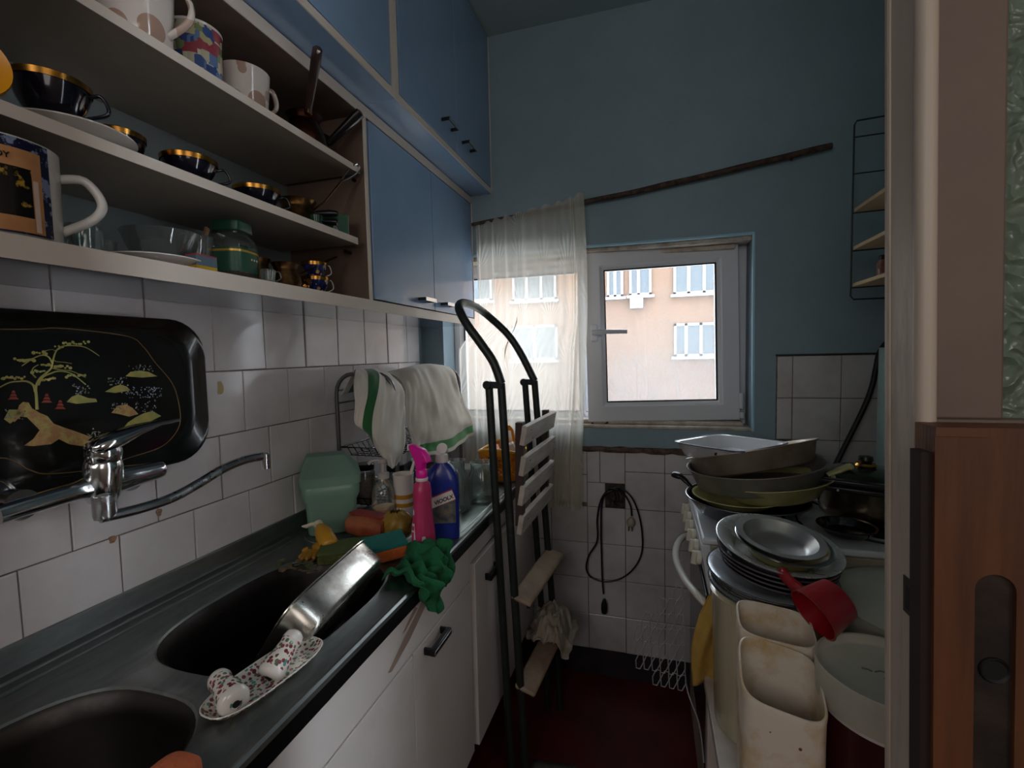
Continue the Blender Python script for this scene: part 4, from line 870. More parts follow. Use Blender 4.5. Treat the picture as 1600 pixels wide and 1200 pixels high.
m_goldp = M('gold_paint', 'b5a35c', .4, .3, var='8f9a5a', vs=90); m_goldr = M('rosy_gold_paint', 'b08058', .4, .3, var='c2b06a', vs=110); m_redp = M('red_lacquer_paint', '8a3a2c', .4); m_silv = M('silver_dots_paint', '8d97a2', .4, .3)
def tp_(u, v, d=.0006): p = at(u, v, 'x', TX+d); return (p.x, p.y, p.z)
def stroke(bm, pts, w): tube(bm, smooth_path([tp_(*p) for p in pts], 4), [w*(1-.45*i/(4*(len(pts)-1))) for i in range(4*(len(pts)-1)+1)], 6, flat=(1, .9))
bm = B()
for pts, w in (([(58, 640), (57, 620), (56, 605), (62, 592), (72, 583), (80, 575), (83, 562)], .0022), ([(55, 612), (52, 602), (42, 596), (28, 596), (14, 598), (-2, 606)], .0018), ([(60, 602), (66, 590), (78, 584), (92, 580), (112, 584), (134, 601)], .0016), ([(80, 575), (95, 578), (112, 580), (134, 590)], .0013), ([(83, 562), (88, 565), (100, 566), (112, 568)], .0012),
    ([(83, 562), (88, 548), (98, 541), (115, 540), (134, 543), (155, 556)], .0013), ([(82, 568), (76, 558), (66, 555), (52, 560), (34, 572)], .0013), ([(66, 555), (72, 548), (84, 546)], .001), ([(56, 590), (50, 583), (52, 575), (60, 570)], .0012), ([(84, 548), (92, 546), (97, 543)], .0008)):
    stroke(bm, pts, w)
rz = random.Random(2)
for u, v, n_, L_ in ((20, 590, 10, 36), (38, 562, 9, 30), (62, 551, 5, 20), (118, 536, 12, 38), (98, 574, 7, 22), (118, 588, 9, 30), (60, 580, 6, 20), (72, 571, 5, 15), (92, 541, 3, 12), (76, 592, 7, 20)):
    for k in range(n_):
        c = tp_(u-L_/2+L_*k/(n_-1)+rz.uniform(-1, 1), v+rz.uniform(-2, 2)); lathe(bm, [(0, .0008), (.0014+rz.random()*.0016, .0005), (.0016, 0)], 8, TR(c, (0, R(90), 0)))
tree = obj('painted_tree', bm, m_goldp, ty, smooth=60)
def blob(nm, poly, mt, d=.0006):
    bm = B(); a = [tp_(u, v, d) for u, v in poly]; prism(bm, [(0, 0)]*0 or poly, lambda p, s: tp_(p[0], p[1], d*(.1 if s == 0 else 1)), 0); return obj(nm, bm, mt, ty)
blob('painted_rock', [(30, 633), (36, 628), (45, 629), (50, 638), (62, 645), (74, 650), (84, 662), (100, 668), (118, 674), (140, 682), (158, 688), (150, 692), (128, 697), (108, 694), (92, 686), (80, 694), (52, 697), (38, 696), (52, 686), (62, 672), (52, 662), (42, 652), (32, 651), (22, 660), (19, 652), (26, 645)], m_goldr)
blob('painted_island', [(104, 628), (112, 620), (122, 616), (138, 622), (150, 623), (152, 628), (120, 631)], m_goldp)
blob('painted_island', [(164, 612), (178, 604), (188, 601), (198, 604), (204, 610), (180, 614)], m_goldp)
blob('painted_island', [(196, 588), (204, 581), (218, 579), (232, 581), (246, 588), (222, 590)], m_goldp)
blob('painted_island', [(174, 645), (184, 634), (198, 632), (208, 638), (216, 647), (202, 651), (186, 647)], m_goldr)
blob('painted_island', [(190, 672), (200, 660), (212, 652), (224, 646), (238, 642), (252, 650), (240, 656), (226, 664), (218, 662), (212, 672), (198, 674)], m_goldp)
blob('painted_island', [(6, 655), (14, 640), (30, 640), (34, 648), (16, 662)], m_goldp)
bm = B()
for u, v in ((21, 622), (73, 627), (94, 637)): 
    bm = B()
    for k, (w_, h_) in enumerate(((9, 2.2), (6, 2.2), (3.5, 2.2))):
        prism(bm, [(u-w_, v-k*5+h_), (u+w_, v-k*5+h_), (u+w_*.5, v-k*5-h_*.8), (u-w_*.5, v-k*5-h_*.8)], lambda p, s: tp_(p[0], p[1], .0003+.0006*s))
    obj('painted_pagoda', bm, m_redp, ty)
bm = B()
for k in range(70):
    c = tp_(rz.uniform(190, 252), rz.uniform(605, 622)); lathe(bm, [(0, .0007), (.0009+rz.random()*.0006, .0004), (.001, 0)], 6, TR(c, (0, R(90), 0)))
m_dots = M('grey_gold_dots', '6f6a4c', .5, .2, var='8d97a2', vs=80)
for k in range(0):
    c = tp_(rz.choice([rz.uniform(110, 145), rz.uniform(168, 200), rz.uniform(198, 240)]), 0)
for (a_, b_, c_, d_) in ((112, 140, 600, 618), (168, 200, 590, 602), (200, 240, 570, 580), (172, 200, 630, 642), (212, 245, 624, 644), (135, 158, 668, 685), (8, 40, 640, 655)):
    if a_ == 112: obj('painted_foliage_dots', bm, M('silver_dots', '8d97a2', .5, .2), ty)
    bm = B()
    for k in range(26): c = tp_(rz.uniform(a_, b_), rz.uniform(c_, d_)); lathe(bm, [(0, .0006), (.0008+rz.random()*.0008, .0003), (.001, 0)], 6, TR(c, (0, R(90), 0)))
    obj('painted_foliage_dots', bm, m_dots, ty)
bm = B(); box(bm, .007, .026, -.20, -.18, 1.105, 1.118); box(bm, .007, .026, -.50, -.48, 1.105, 1.118); 
for nm in (0, 1):
    pass
bm.free()
# ================================================================== THINGS ON THE WORKTOP
m_paper_white = M('white_label', 'd5cfcb', .5)
# dish stand: tube hoops with wire shelf, towels hung over
ds = thing('dish_rack', 'grey tube dish rack with black wire baskets standing at the end of the worktop', 'dish rack', (.15, .62, ZC))
m_tube = M('grey_tube', '77757a', .3, .8)
def hoop(y, x0=.030, x1=.232, zt=1.275, r_=.06, zb=ZC+.004, lean=0):
    p = [(x0, y, zb), (x0, y, zt-r_)]+[(x0+r_-r_*math.cos(a), y+lean, zt-r_+r_*math.sin(a)) for a in [R(18*k) for k in range(1, 6)]]
    p += [(x1-r_+r_*math.sin(a), y+lean, zt-r_+r_*math.cos(a)) for a in [R(18*k) for k in range(0, 6)]]+[(x1, y, zb)]; return p
for y in (.40, .90):
    bm = B(); tube(bm, hoop(y), .0065, 10); obj('tube_hoop', bm, m_tube, ds, smooth=60)
for z in (1.255, 1.215):
    bm = B(); tube(bm, [(.036, .40, z-.03), (.036, .90, z-.03)], .0035, 8); obj('cross_wire', bm, m_tube, ds)
m_wire = M('black_coated_wire', '161214', .4)
def basket(z, x0, x1, y0, y1, dip):
    bm = B()
    tube(bm, [(x0, y0, z), (x1, y0, z), (x1, y1, z), (x0, y1, z)], .003, 6, closed=True)
    n = 9
    for k in range(1, 18): y = y0+(y1-y0)*k/18; tube(bm, [(x0, y, z), (x0+.02, y, z-dip), (x1-.02, y, z-dip), (x1, y, z)], .0016, 5)
    for k in range(1, 8): x = x0+(x1-x0)*k/8; tube(bm, [(x, y0, z), (x, y0+.02, z-dip), (x, y1-.02, z-dip), (x, y1, z)], .0016, 5)
    return bm
obj('wire_basket', basket(1.045, .034, .228, .405, .895, .03), m_wire, ds); obj('wire_basket', basket(.885, .034, .228, .405, .895, .028), m_wire, ds)
# towels
def m_towelf(nm, stripes):
    m = bpy.data.materials.new(nm); m.use_nodes = True; nt = m.node_tree; b = nt.nodes['Principled BSDF']; b.inputs['Roughness'].default_value = .9; b.inputs['Sheen Weight'].default_value = .2
    u = N(nt, 'ShaderNodeTexCoord'); s = N(nt, 'ShaderNodeSeparateXYZ'); nt.links.new(u.outputs['UV'], s.inputs[0]); r = N(nt, 'ShaderNodeValToRGB'); r.color_ramp.interpolation = 'CONSTANT'; nt.links.new(s.outputs[stripes[0]], r.inputs[0])
    e = r.color_ramp.elements; e[0].color = lin('c9c1b6'); e[1].color = lin('c9c1b6'); e[1].position = stripes[2]; q = e.new(stripes[1]); q.color = lin(stripes[3])
    nt.links.new(r.outputs[0], b.inputs['Base Color']); n = N(nt, 'ShaderNodeTexNoise'); n.inputs['Scale'].default_value = 400; bu = N(nt, 'ShaderNodeBump'); bu.inputs['Strength'].default_value = .25; bu.inputs['Distance'].default_value = .001
    nt.links.new(u.outputs['Object'], n.inputs[0]); nt.links.new(n.outputs[0], bu.inputs['Height']); nt.links.new(bu.outputs[0], b.inputs['Normal']); return m
def drape(label, nm, cols, rows, pts_fn, mt):
    bm = B(); gd = grid(bm, cols, rows, pts_fn); uvl = bm.loops.layers.uv.new('UVMap'); ix = {v: (i/cols, j/rows) for i, rw in enumerate(gd) for j, v in enumerate(rw)}
    for f in bm.faces:
        for l in f.loops: l[uvl].uv = ix[l.vert]
    return tag(obj(nm, bm, mt, smooth=180, solid=.0025), label, 'towel')
def lerpath(P_, t):
    k = t*(len(P_)-1); i = min(int(k), len(P_)-2); return Vector(P_[i]).lerp(Vector(P_[i+1]), k-i)
def towel_from_rows(rows, nu, nv, wr):
    """rows: list of poly-lines across (left..right); smooth surface through them"""
    sm = [smooth_path(r_, 6) for r_ in rows]
    def f(s, t):
        col = [lerpath(r_, s) for r_ in sm]; k = t*(len(col)-1); i = min(int(k), len(col)-2); fr = k-i
        p0, p1, p2, p3 = col[max(i-1, 0)], col[i], col[i+1], col[min(i+2, len(col)-1)]
        p = .5*((2*p1)+(-p0+p2)*fr+(2*p0-5*p1+4*p2-p3)*fr*fr+(-p0+3*p1-3*p2+p3)*fr**3)
        w = wr*(noise.noise((s*7, t*5, 2.3))+.5*noise.noise((s*15, t*9, 8)))*min(1, t*4+.1); return p+Vector((w, -w*.6, 0))
    return f
def A(u, v, x): return tuple(at(u, v, 'x', x))
rows1 = [[(.05, .395, 1.21), (.05, .45, 1.215), (.05, .50, 1.21), (.05, .53, 1.20)],
         [(.10, .392, 1.281), (.10, .45, 1.283), (.10, .50, 1.282), (.10, .54, 1.276)],
         [A(554, 584, .17), A(588, 584, .19), A(612, 588, .20), A(628, 606, .22)],
         [A(554, 625, .20), A(585, 622, .235), A(608, 634, .25), A(634, 640, .25)],
         [A(555, 662, .21), A(578, 668, .245), A(602, 690, .265), A(633, 682, .26)],
         [A(570, 668, .215), A(584, 690, .245), A(606, 716, .265), A(626, 714, .26)],
         [A(572, 672, .215), A(592, 706, .245), A(610, 731, .262), A(620, 728, .258)]]
drape('cream tea towel with one dark green stripe hung over the near hoop of the rack', 'tea_towel', 34, 46, towel_from_rows(rows1, 34, 46, .012), m_towelf('green_striped_linen', (0, .20, .36, '1f5a2e')))
rows2 = [[(.05, .56, 1.20), (.05, .68, 1.205), (.05, .80, 1.205), (.05, .90, 1.20)],
         [(.10, .55, 1.27), (.11, .68, 1.282), (.11, .80, 1.284), (.11, .895, 1.280)],
         [A(627, 597, .19), A(647, 580, .20), A(680, 573, .22), A(706, 577, .22)],
         [A(632, 630, .235), A(660, 622, .25), A(692, 612, .255), A(722, 615, .24)],
         [A(637, 668, .25), A(664, 662, .262), A(700, 652, .265), A(733, 645, .25)],
         [A(645, 700, .255), A(664, 694, .27), A(702, 684, .275), A(738, 664, .255)],
         [A(642, 722, .25), A(668, 712, .27), A(704, 704, .275), A(742, 680, .255)]]
drape("larger cream tea towel with a green hem band, on the rack's far half", 'tea_towel', 44, 46, towel_from_rows(rows2, 44, 46, .016), m_towelf('green_hemmed_linen', (1, .83, .93, '3f8a4a')))

# translucent green box leaning on the tiles
m_greenp, _ = glassy('frosted_green_plastic', 'c5e6d2', .38, .25, 'bcdccb')
gc = thing('plastic_canister', 'tall frosted pale green plastic container with a lid, standing against the tiles', 'container', (.10, .27, ZC))
def rrect(w, h, z, ox=0, oy=0, p=8, n=40): return [(x+ox, y+oy, z) for x, y in sell(w/2, h/2, p, n)]
M_ = TR((.100, .262, ZC+.002), (0, 0, R(38)))
bm = B(); v = loft(bm, [rrect(.118, .135, 0), rrect(.122, .140, .003), rrect(.130, .150, .085), rrect(.146, .168, .105), rrect(.148, .170, .150)], True, False); xform(v, M_); obj('tub', bm, m_greenp, gc, smooth=40, solid=.0018)
bm = B(); v = loft(bm, [rrect(.154, .178, .135, p=14), rrect(.156, .180, .158, p=14), rrect(.10, .06, .205, ox=-.01, p=14)]); xform(v, M_); obj('lid', bm, m_greenp, gc, smooth=12)
bm = B(); v = loft(bm, [rrect(.10, .12, .004), rrect(.104, .124, .045)]); xform(v, M_); obj('contents', bm, M('dim_amber_contents', '6b6a48', .7), gc)
# pump bottle with pale amber soap
pb = thing('soap_dispenser', 'clear pump bottle with cloudy orange soap, in front of the wire rack', 'soap dispenser', tuple(at(602, 824, 'z', ZC)))
bm = B(); lathe(bm, [(0, 0), (.030, 0), (.033, .004), (.033, .095), (.030, .112), (.016, .130), (.014, .140), (0, .140)], 32); obj('bottle', bm, m_glass2, pb, world=False)
bm = B(); lathe(bm, [(0, .003), (.031, .003), (.031, .060), (0, .060)], 32); obj('soap', bm, M('cloudy_orange_soap', 'c9946a', .4, var='d8c2ae', vs=18), pb, world=False)
bm = B(); lathe(bm, [(0, .140), (.016, .140), (.016, .155), (.006, .158), (.006, .182), (.011, .184), (.011, .194), (0, .196)], 20); tube(bm, smooth_path([(0, 0, .189), (-.022, -.012, .190), (-.034, -.018, .182)]), .0045, 10); obj('pump', bm, M('greyish_white_plastic', 'a8a09c', .4), pb, world=False)
# two jars with black lids behind
def kjar(label, loc, r_, h, cont):
    t = thing('storage_jar', label, 'jar', loc); bm = B(); lathe(bm, [(0, 0), (r_*.95, 0), (r_, .004), (r_, h*.8), (r_*.86, h*.88), (r_*.86, h*.93)], 32); obj('glass', bm, m_glass, t, world=False)
    bm = B(); lathe(bm, [(0, .003), (r_*.93, .003), (r_*.93, h*cont), (0, h*cont)], 28); obj('contents', bm, M('pale_brown_contents', '9a8578', .8, var='7a6152', vs=60), t, world=False)
    bm = B(); lathe(bm, [(0, h*.90), (r_*.92, h*.90), (r_*.95, h*.91), (r_*.95, h*1.04), (r_*.88, h*1.06), (0, h*1.06)], 32); obj('lid', bm, m_blackplastic, t, world=False); return t
kjar('round jar with black lid standing left inside the lower wire basket', (.085, .450, ZC+.010), .032, .118, .75)
kjar('round jar with black lid standing right inside the lower wire basket', (.185, .470, ZC+.010), .030, .115, .5)
# disposable cups
cpp = thing('paper_cup', 'tall white cup with amber bands behind the pink spray bottle', 'cup', (.300, .315, ZC))
bm = B(); lathe(bm, [(0, 0), (.023, 0), (.025, .035), (.0265, .075), (.0285, .140), (.0295, .147), (.028, .147), (.026, .08), (.022, .004), (0, .004)], 32); obj('cup', bm, M('white_plastic_cup', 'cfc4bc', .35), cpp, world=False)
for z0, z1 in ((.010, .026), (.048, .068), (.070, .092)):
    bm = B(); lathe(bm, [(.0236+z0*.036, z0), (.0240+z1*.036, z1)], 32); obj('amber_band', bm, M('amber_band', 'b07a28', .35), cpp, world=False)
# pink spray bottle
sy = thing('spray_bottle', 'pink trigger spray bottle at the front of the worktop beside the blue bottle', 'spray bottle', tuple(at(663, 862, 'z', ZC)), (0, 0, R(-15)))
def ov(a, b, z, ox=0, oy=0, p=2.6, n=32): return [(x+ox, y+oy, z) for x, y in sell(a, b, p, n)]
m_pink = M('crimson_pink_plastic', 'b8285c', .28, var='c2507a', vs=5); m_mag = M('magenta_trigger', 'e0109a', .3)
bm = B(); loft(bm, [ov(.020, .030, 0), ov(.022, .033, .004), ov(.021, .031, .05), ov(.017, .025, .095), ov(.017, .024, .125), ov(.018, .023, .150), ov(.017, .020, .168), ov(.012, .013, .175), ov(.012, .013, .180)]); obj('bottle', bm, m_pink, sy, world=False, smooth=60)
bm = B(); lathe(bm, [(.0145, .176), (.0155, .178), (.0155, .182), (.0145, .184), (0, .184)], 24); obj('collar_ring', bm, m_china, sy, world=False)
bm = B(); lathe(bm, [(0, .182), (.0135, .182), (.014, .200), (.011, .206), (0, .206)], 20)
prism(bm, [(-.034, .256), (-.030, .262), (-.010, .258), (.010, .252), (.022, .236), (.027, .222), (.016, .222), (.010, .216), (.009, .203), (-.011, .203), (-.014, .222), (-.024, .240)], lambda p, s: (p[0], -.0095+.019*s, p[1])); obj('trigger_head', bm, m_mag, sy, world=False, bev=.003)
bm = B(); loft(bm, [[(-.038, -.0075, .250), (-.038, .0075, .250), (-.036, .0075, .262), (-.036, -.0075, .262)], [(-.032, -.0075, .246), (-.032, .0075, .246), (-.028, .0075, .2625), (-.028, -.0075, .2625)]]); tube(bm, smooth_path([(-.018, 0, .226), (-.028, 0, .206), (-.034, 0, .190)]), .004, 8); obj('nozzle', bm, m_china, sy, world=False)
def wrap(bm, a, b, z0, z1, p=2.6, q0=-80, q1=20, dr=.0006, nz=6, shape=None):
    def f(s, t):
        z = z0+(z1-z0)*t; lo_, hi_ = (q0, q1) if not shape else shape(t); q = R(lo_+(hi_-lo_)*s); k = 1
        A_ = (a(z) if callable(a) else a)+dr; B_ = (b(z) if callable(b) else b)+dr; c, sn = math.cos(q), math.sin(q)
        return (A_*math.copysign(abs(c)**(2/p), c), B_*math.copysign(abs(sn)**(2/p), sn), z)
    grid(bm, 16, nz, f); return bm
def itp(z, T):
    for (z0, v0), (z1, v1) in zip(T, T[1:]):
        if z <= z1: return v0+(v1-v0)*(z-z0)/(z1-z0)
    return T[-1][1]
ia = lambda z: itp(z, [(0, .0205), (.004, .022), (.05, .021), (.095, .017), (.125, .017), (.15, .018)])+.0004
ib = lambda z: itp(z, [(0, .0305), (.004, .033), (.05, .031), (.095, .025), (.125, .024), (.15, .023)])+.0004
bm = wrap(B(), ia, ib, .006, .110, shape=lambda t: (-128+14*t, -78-22*t)); obj('label', bm, m_paper_white, sy, world=False, recalc=False)
bm = wrap(B(), ia, ib, .006, .048, shape=lambda t: (-58+14*t, -2-24*t)); bl_ = obj('label', bm, m_paper_white, sy, world=False, recalc=False)
bm = wrap(B(), ia, ib, .006, .018, q0=-57, q1=-5, dr=.0010); obj('blue_print', bm, M('slate_print', '56748c', .5), bl_, world=False, recalc=False)
bm = B()
for z in (.026, .038): lathe(bm, [(.003, .0006), (.0042, .0006), (.0042, 0), (.003, 0)], 3 if z > .03 else 10, TR(((ia(z)+.001)*.9, -.0145, z), (0, R(90), R(-32))))
obj('recycling_mark', bm, M('green_print', '4d8a50', .5), bl_, world=False)
for z0, z1 in ((.030, .058), (.062, .072), (.078, .098)):
    bm = wrap(B(), ia, ib, z0, z1, q0=-112, q1=-92, dr=.0012); obj('pink_print', bm, m_pink, sy, world=False, recalc=False)
# blue bottle
bb = thing('cleaner_bottle', 'dark blue flat bottle with white cap and slanted white name label', 'bottle', tuple(at(694, 838, 'z', ZC)), (0, 0, R(20)))
m_bl = M('deep_blue_plastic', '1c2f86', .25, coat=.2)
bm = B(); loft(bm, [ov(.040, .024, 0, p=4), ov(.043, .027, .005, p=4), ov(.043, .027, .150, p=4), ov(.040, .025, .168, p=3.5), ov(.030, .020, .185, p=3), ov(.018, .016, .197, p=2.4), ov(.0155, .0155, .200, p=2)]); obj('bottle', bm, m_bl, bb, world=False, smooth=50)
bm = B(); lathe(bm, [(0, .199), (.0165, .199), (.0165, .217), (.015, .219), (0, .219)], 24); cp_ = obj('cap', bm, m_paper_white, bb, world=False)
bm = B(); lathe(bm, [(0, -.003), (.014, -.003), (.015, 0), (.014, .003), (0, .003)], 24, TR((.002, -.004, .234), (R(72), 0, R(-12)))); obj('flip_top', bm, m_paper_white, cp_, world=False)
bm = B(); box(bm, -.037, .034, -.0276, -.0273, .045, .112); obj('label_picture', bm, M('dark_picture_label', '3c4452', .4, var='77705f', vs=45), bb, world=False)
bm = B(); box(bm, -.039, .033, -.0282, -.0276, -.0135, .0155); xform(bm.verts, Matrix.Translation((0, 0, .108)) @ Matrix.Rotation(R(-20), 4, 'Y')); lbn = obj('name_label', bm, M('red_label_edge', 'a8323a', .4), bb, world=False)
bm = B(); box(bm, -.038, .032, -.0286, -.0282, -.0125, .0125); xform(bm.verts, Matrix.Translation((0, 0, .108)) @ Matrix.Rotation(R(-20), 4, 'Y')); obj('white_field', bm, m_paper_white, lbn, world=False)
bm = fontmesh('VIOOLX', .0138, .0003, .2); xform(bm.verts, Matrix.Translation((.004, -.0288, .106)) @ Matrix.Rotation(R(-20), 4, 'Y') @ Matrix.Rotation(R(90), 4, 'X')); obj('lettering', bm, m_blackplastic, lbn, world=False)
# glass jars on the drainer
def gjar(label, loc, r_, h, neck):
    t = thing('glass_jar', label, 'jar', loc); bm = B()
    lathe(bm, [(0, .002), (r_*.9, 0), (r_, .008), (r_, h*.55), (r_*.92, h*.68), (neck, h*.8), (neck, h*.94), (neck+.003, h), (neck, h), (neck-.002, h*.8), (r_*.9, h*.66), (r_*.97, h*.5), (r_*.96, .010), (0, .006)], 36); obj('glass', bm, m_glass, t, world=False, smooth=60); return t
gjar('clear glass jar right behind the blue bottle', (.395, .470, ZC), .040, .155, .026)
gjar('rounded clear glass jar between the blue bottle and the ladder rails', (.435, .585, ZC), .047, .125, .036)
gjar('low clear glass jar nearest the orange basket', (.330, .600, ZC), .038, .110, .030)
sg = thing('saucepan', 'small upturned saucepan with a bent handle under the far tea towel', 'saucepan', (.30, .80, ZC)); bm = B(); lathe(bm, [(0, .052), (.050, .052), (.056, .046), (.06, 0), (.058, 0), (.053, .044), (0, .048)], 30); obj('pan', bm, m_alu, sg, world=False)
bm = B(); tube(bm, smooth_path([(.05, -.02, .045), (.085, -.035, .075), (.10, -.04, .10), (.085, -.035, .115)]), .004, 8); obj('handle', bm, m_brass, sg, world=False)
# orange basket
ob = thing('plastic_basket', 'orange openwork plastic basket behind the ladder rails at the window end of the worktop', 'basket', (.42, .86, ZC))
m_or = M('orange_plastic', 'd98a1e', .35, var='c87812', vs=20)
bm = B()
def bsk(s, t):
    a = 2*PI*s; k = 1+.26*t; c, sn = math.cos(a), math.sin(a); p = 2/3.2
    return (.425+.066*k*math.copysign(abs(c)**p, c), .875+.105*k*math.copysign(abs(sn)**p, sn), ZC+.006+.105*t+.020*t*(abs(sn)**3))
grid(bm, 72, 14, bsk, keep=lambda s, t: not (.18 < t < .82 and (int(s*72)+int(t*14)) % 2 == 0)); bmesh.ops.remove_doubles(bm, verts=bm.verts, dist=1e-5); obj('woven_side', bm, m_or, ob, solid=.0025, smooth=60)
bm = B(); loft(bm, [[bsk(k/40, .02) for k in range(40)], [(x, y, z+.003) for x, y, z in [bsk(k/40, .02) for k in range(40)]]]); obj('basket_base', bm, m_or, ob)
bm = B(); tube(bm, [bsk(k/60, 1.0) for k in range(60)], .005, 8, closed=True); obj('rim', bm, M('yellow_orange_rim', 'dba545', .35), ob)
bm = B(); prism(bm, [(-.035, 0), (-.030, .05), (-.016, .068), (.016, .068), (.030, .05), (.035, 0), (.022, 0), (.018, .045), (-.018, .045), (-.022, 0)], lambda p, s: (.405+p[0]*.9, .985+.006*s-p[1]*.25, ZC+.118+p[1])); obj('handle', bm, m_or, ob, bev=.001)
pk_ = thing('red_packet', 'red and white packet lying inside the orange basket', 'packet', (.40, .87, ZC+.10)); bm = B(); obox(bm, (.400, .83, ZC+.095), (.02, .07, .06), (.3, .3, .5)); obj('packet', bm, M('red_packet_print', 'c8431c', .4), pk_, bev=.004)
bm = B(); obox(bm, (.44, .90, ZC+.095), (.05, .03, .06), (.2, -.4, .2)); obj('white_sleeve', bm, m_paper_white, pk_, bev=.003)

# around the sink: sponges, packs, glove, cloths
def slab(name, label, cat, c, size, rz, mats, tilt=(0, 0)):
    t = thing(name, label, cat, c, (R(tilt[0]), R(tilt[1]), R(rz))); sx, sy, sz = size
    bm = B(); box(bm, -sx/2, sx/2, -sy/2, sy/2, 0, sz*.72); obj('foam', bm, mats[0], t, world=False, bev=.004, bseg=3)
    bm = B(); box(bm, -sx/2, sx/2, -sy/2, sy/2, sz*.72, sz); obj('scouring_pad', bm, mats[1], t, world=False, bev=.002); return t
m_og = M('dirty_olive_foam', '5c5f2e', .9, bump=.7, bs=220, var='44461f', vs=30); m_ogp = M('olive_scourer', '46552e', .95, bump=.8, bs=300, var='54602f', vs=20)
m_teal = M('teal_scourer', '1c7068', .95, bump=.8, bs=300); m_of = M('orange_foam', 'b85a26', .9, bump=.7, bs=200)
slab('sponge', 'flat dirty olive-green sponge lying at the far end of the sink', 'sponge', (.268, .085, ZC+.003), (.070, .110, .030), -62, (m_og, m_ogp), (0, 5))
slab('sponge', 'orange sponge with a teal scouring side beside the green cloth', 'sponge', (.362, .108, ZC+.006), (.068, .100, .040), -48, (m_of, m_teal), (4, 6))
m_film = M('orange_bread_wrap', 'a35a38', .3, coat=.5, var='7f3a28', vs=14, bump=.3, bs=40)
op_ = thing('wrapped_bread', 'reddish-orange wrapped packet between the green container and the pump bottle', 'packet', (.262, .205, ZC+.004))
bm = B(); 
loft(bm, [[(.262+q*.060, .200+a*(1-.12*q*q)*.038-.012*q, ZC+.006+.030+b*(1-.15*q*q)*.030) for a, b in sell(1, 1, 2.6, 24)] for q in (-1, -.85, -.3, .3, .85, 1)]); obj('wrapper', bm, m_film, op_, smooth=60)
bm = B(); obox(bm, (.262, .205, ZC+.066), (.115, .035, .004), (0, 0, R(-10))); obj('red_strip', bm, M('dark_red_strip', '8a2a22', .4), op_, bev=.001)
yw = thing('crumpled_packet', 'crumpled mustard-yellow bag behind the teal sponge', 'packet', (.335, .205, ZC)); bm = B()
def ybag(s, t):
    a, b = 2*PI*s, t; r_ = .036*(math.sin(PI*min(1, b*.95+.02))**.45)*(1+.22*noise.noise((math.cos(a)*2, math.sin(a)*2, b*3))); return (.338+r_*math.cos(a)*1.15, .205+r_*math.sin(a), ZC+.003+.075*b+.008*noise.noise((math.cos(a)*3, math.sin(a)*3, 5))*b)
grid(bm, 40, 20, ybag); bmesh.ops.remove_doubles(bm, verts=bm.verts, dist=1e-5); obj('bag', bm, M('mustard_wrap', '8f6f28', .45, var='6d5420', vs=16, bump=.4, bs=50), yw, smooth=50)
yl = thing('squeeze_bottle', 'yellow squeeze bottle lying on its side with a cream nozzle, behind the olive sponge', 'bottle', (.20, .11, ZC+.03))
bm = B(); A0, A1 = Vector((.235, .080, ZC+.024)), Vector((.165, .128, ZC+.052)); tube(bm, smooth_path([A0, A0.lerp(A1, .1), A0.lerp(A1, .6), A0.lerp(A1, .85), A1]), [.012]+[.022]*4+[.024]*14+[.020, .017, .014, .012, .011, .010][:6], 20) if False else tube(bm, [A0, A0.lerp(A1, .06), A0.lerp(A1, .6), A0.lerp(A1, .85), A1], [.012, .021, .021, .016, .009], 20); obj('bottle', bm, M('amber_yellow_plastic', 'b8841f', .35), yl, smooth=60)
bm = B(); A2 = A1+(A1-A0).normalized()*.012; tube(bm, [A1, A2], [.0115, .0115], 16); tube(bm, [A2, A2+Vector((-.010, -.014, .003)), A2+Vector((-.014, -.026, .001)), A2+Vector((-.020, -.034, .004))], [.006, .005, .005, .002], 10); obj('nozzle', bm, M('cream_plastic', 'c9bfa9', .4), yl, smooth=60)
gv = thing('rubber_glove', 'limp ochre rubber glove under the squeeze bottle', 'glove', (.18, .07, ZC)); bm = B()
for k, (dx, dy, L_) in enumerate(((-.012, -.045, .05), (.0, -.052, .055), (.013, -.050, .052), (.026, -.040, .045), (-.030, -.012, .035))):
    p0 = Vector((.185+dx*.5, .085+dy*.1, ZC+.012)); p1 = Vector((.185+dx, .085+dy, ZC+.009)); tube(bm, [p0, p0.lerp(p1, .6), p1], [.010, .008, .005], 8)
tube(bm, [(.185, .075, ZC+.015), (.195, .105, ZC+.018), (.205, .135, ZC+.017)], [.016, .022, .024], 14, flat=(1, .7)); obj('glove', bm, M('ochre_rubber', 'a87a22', .5, var='8a621c', vs=20), gv, smooth=60, sub=1)
peel = B()
for k in range(26):
    u, v = rr3.uniform(432, 492), rr3.uniform(878, 896); p = at(u, v, 'z', ZC); obox(peel, (p.x, p.y, ZC+.0022+.001*(k % 3)), (.014, .009, .0016), (rr3.uniform(-.2, .2), rr3.uniform(-.2, .2), rr3.uniform(0, 3)))
tag(obj('vegetable_peelings', peel, M('brown_peel', '6e5340', .8, var='4c5a3c', vs=30), bev=.0004), 'brownish vegetable peelings scattered behind the sink bowl', 'peelings', kind='stuff')
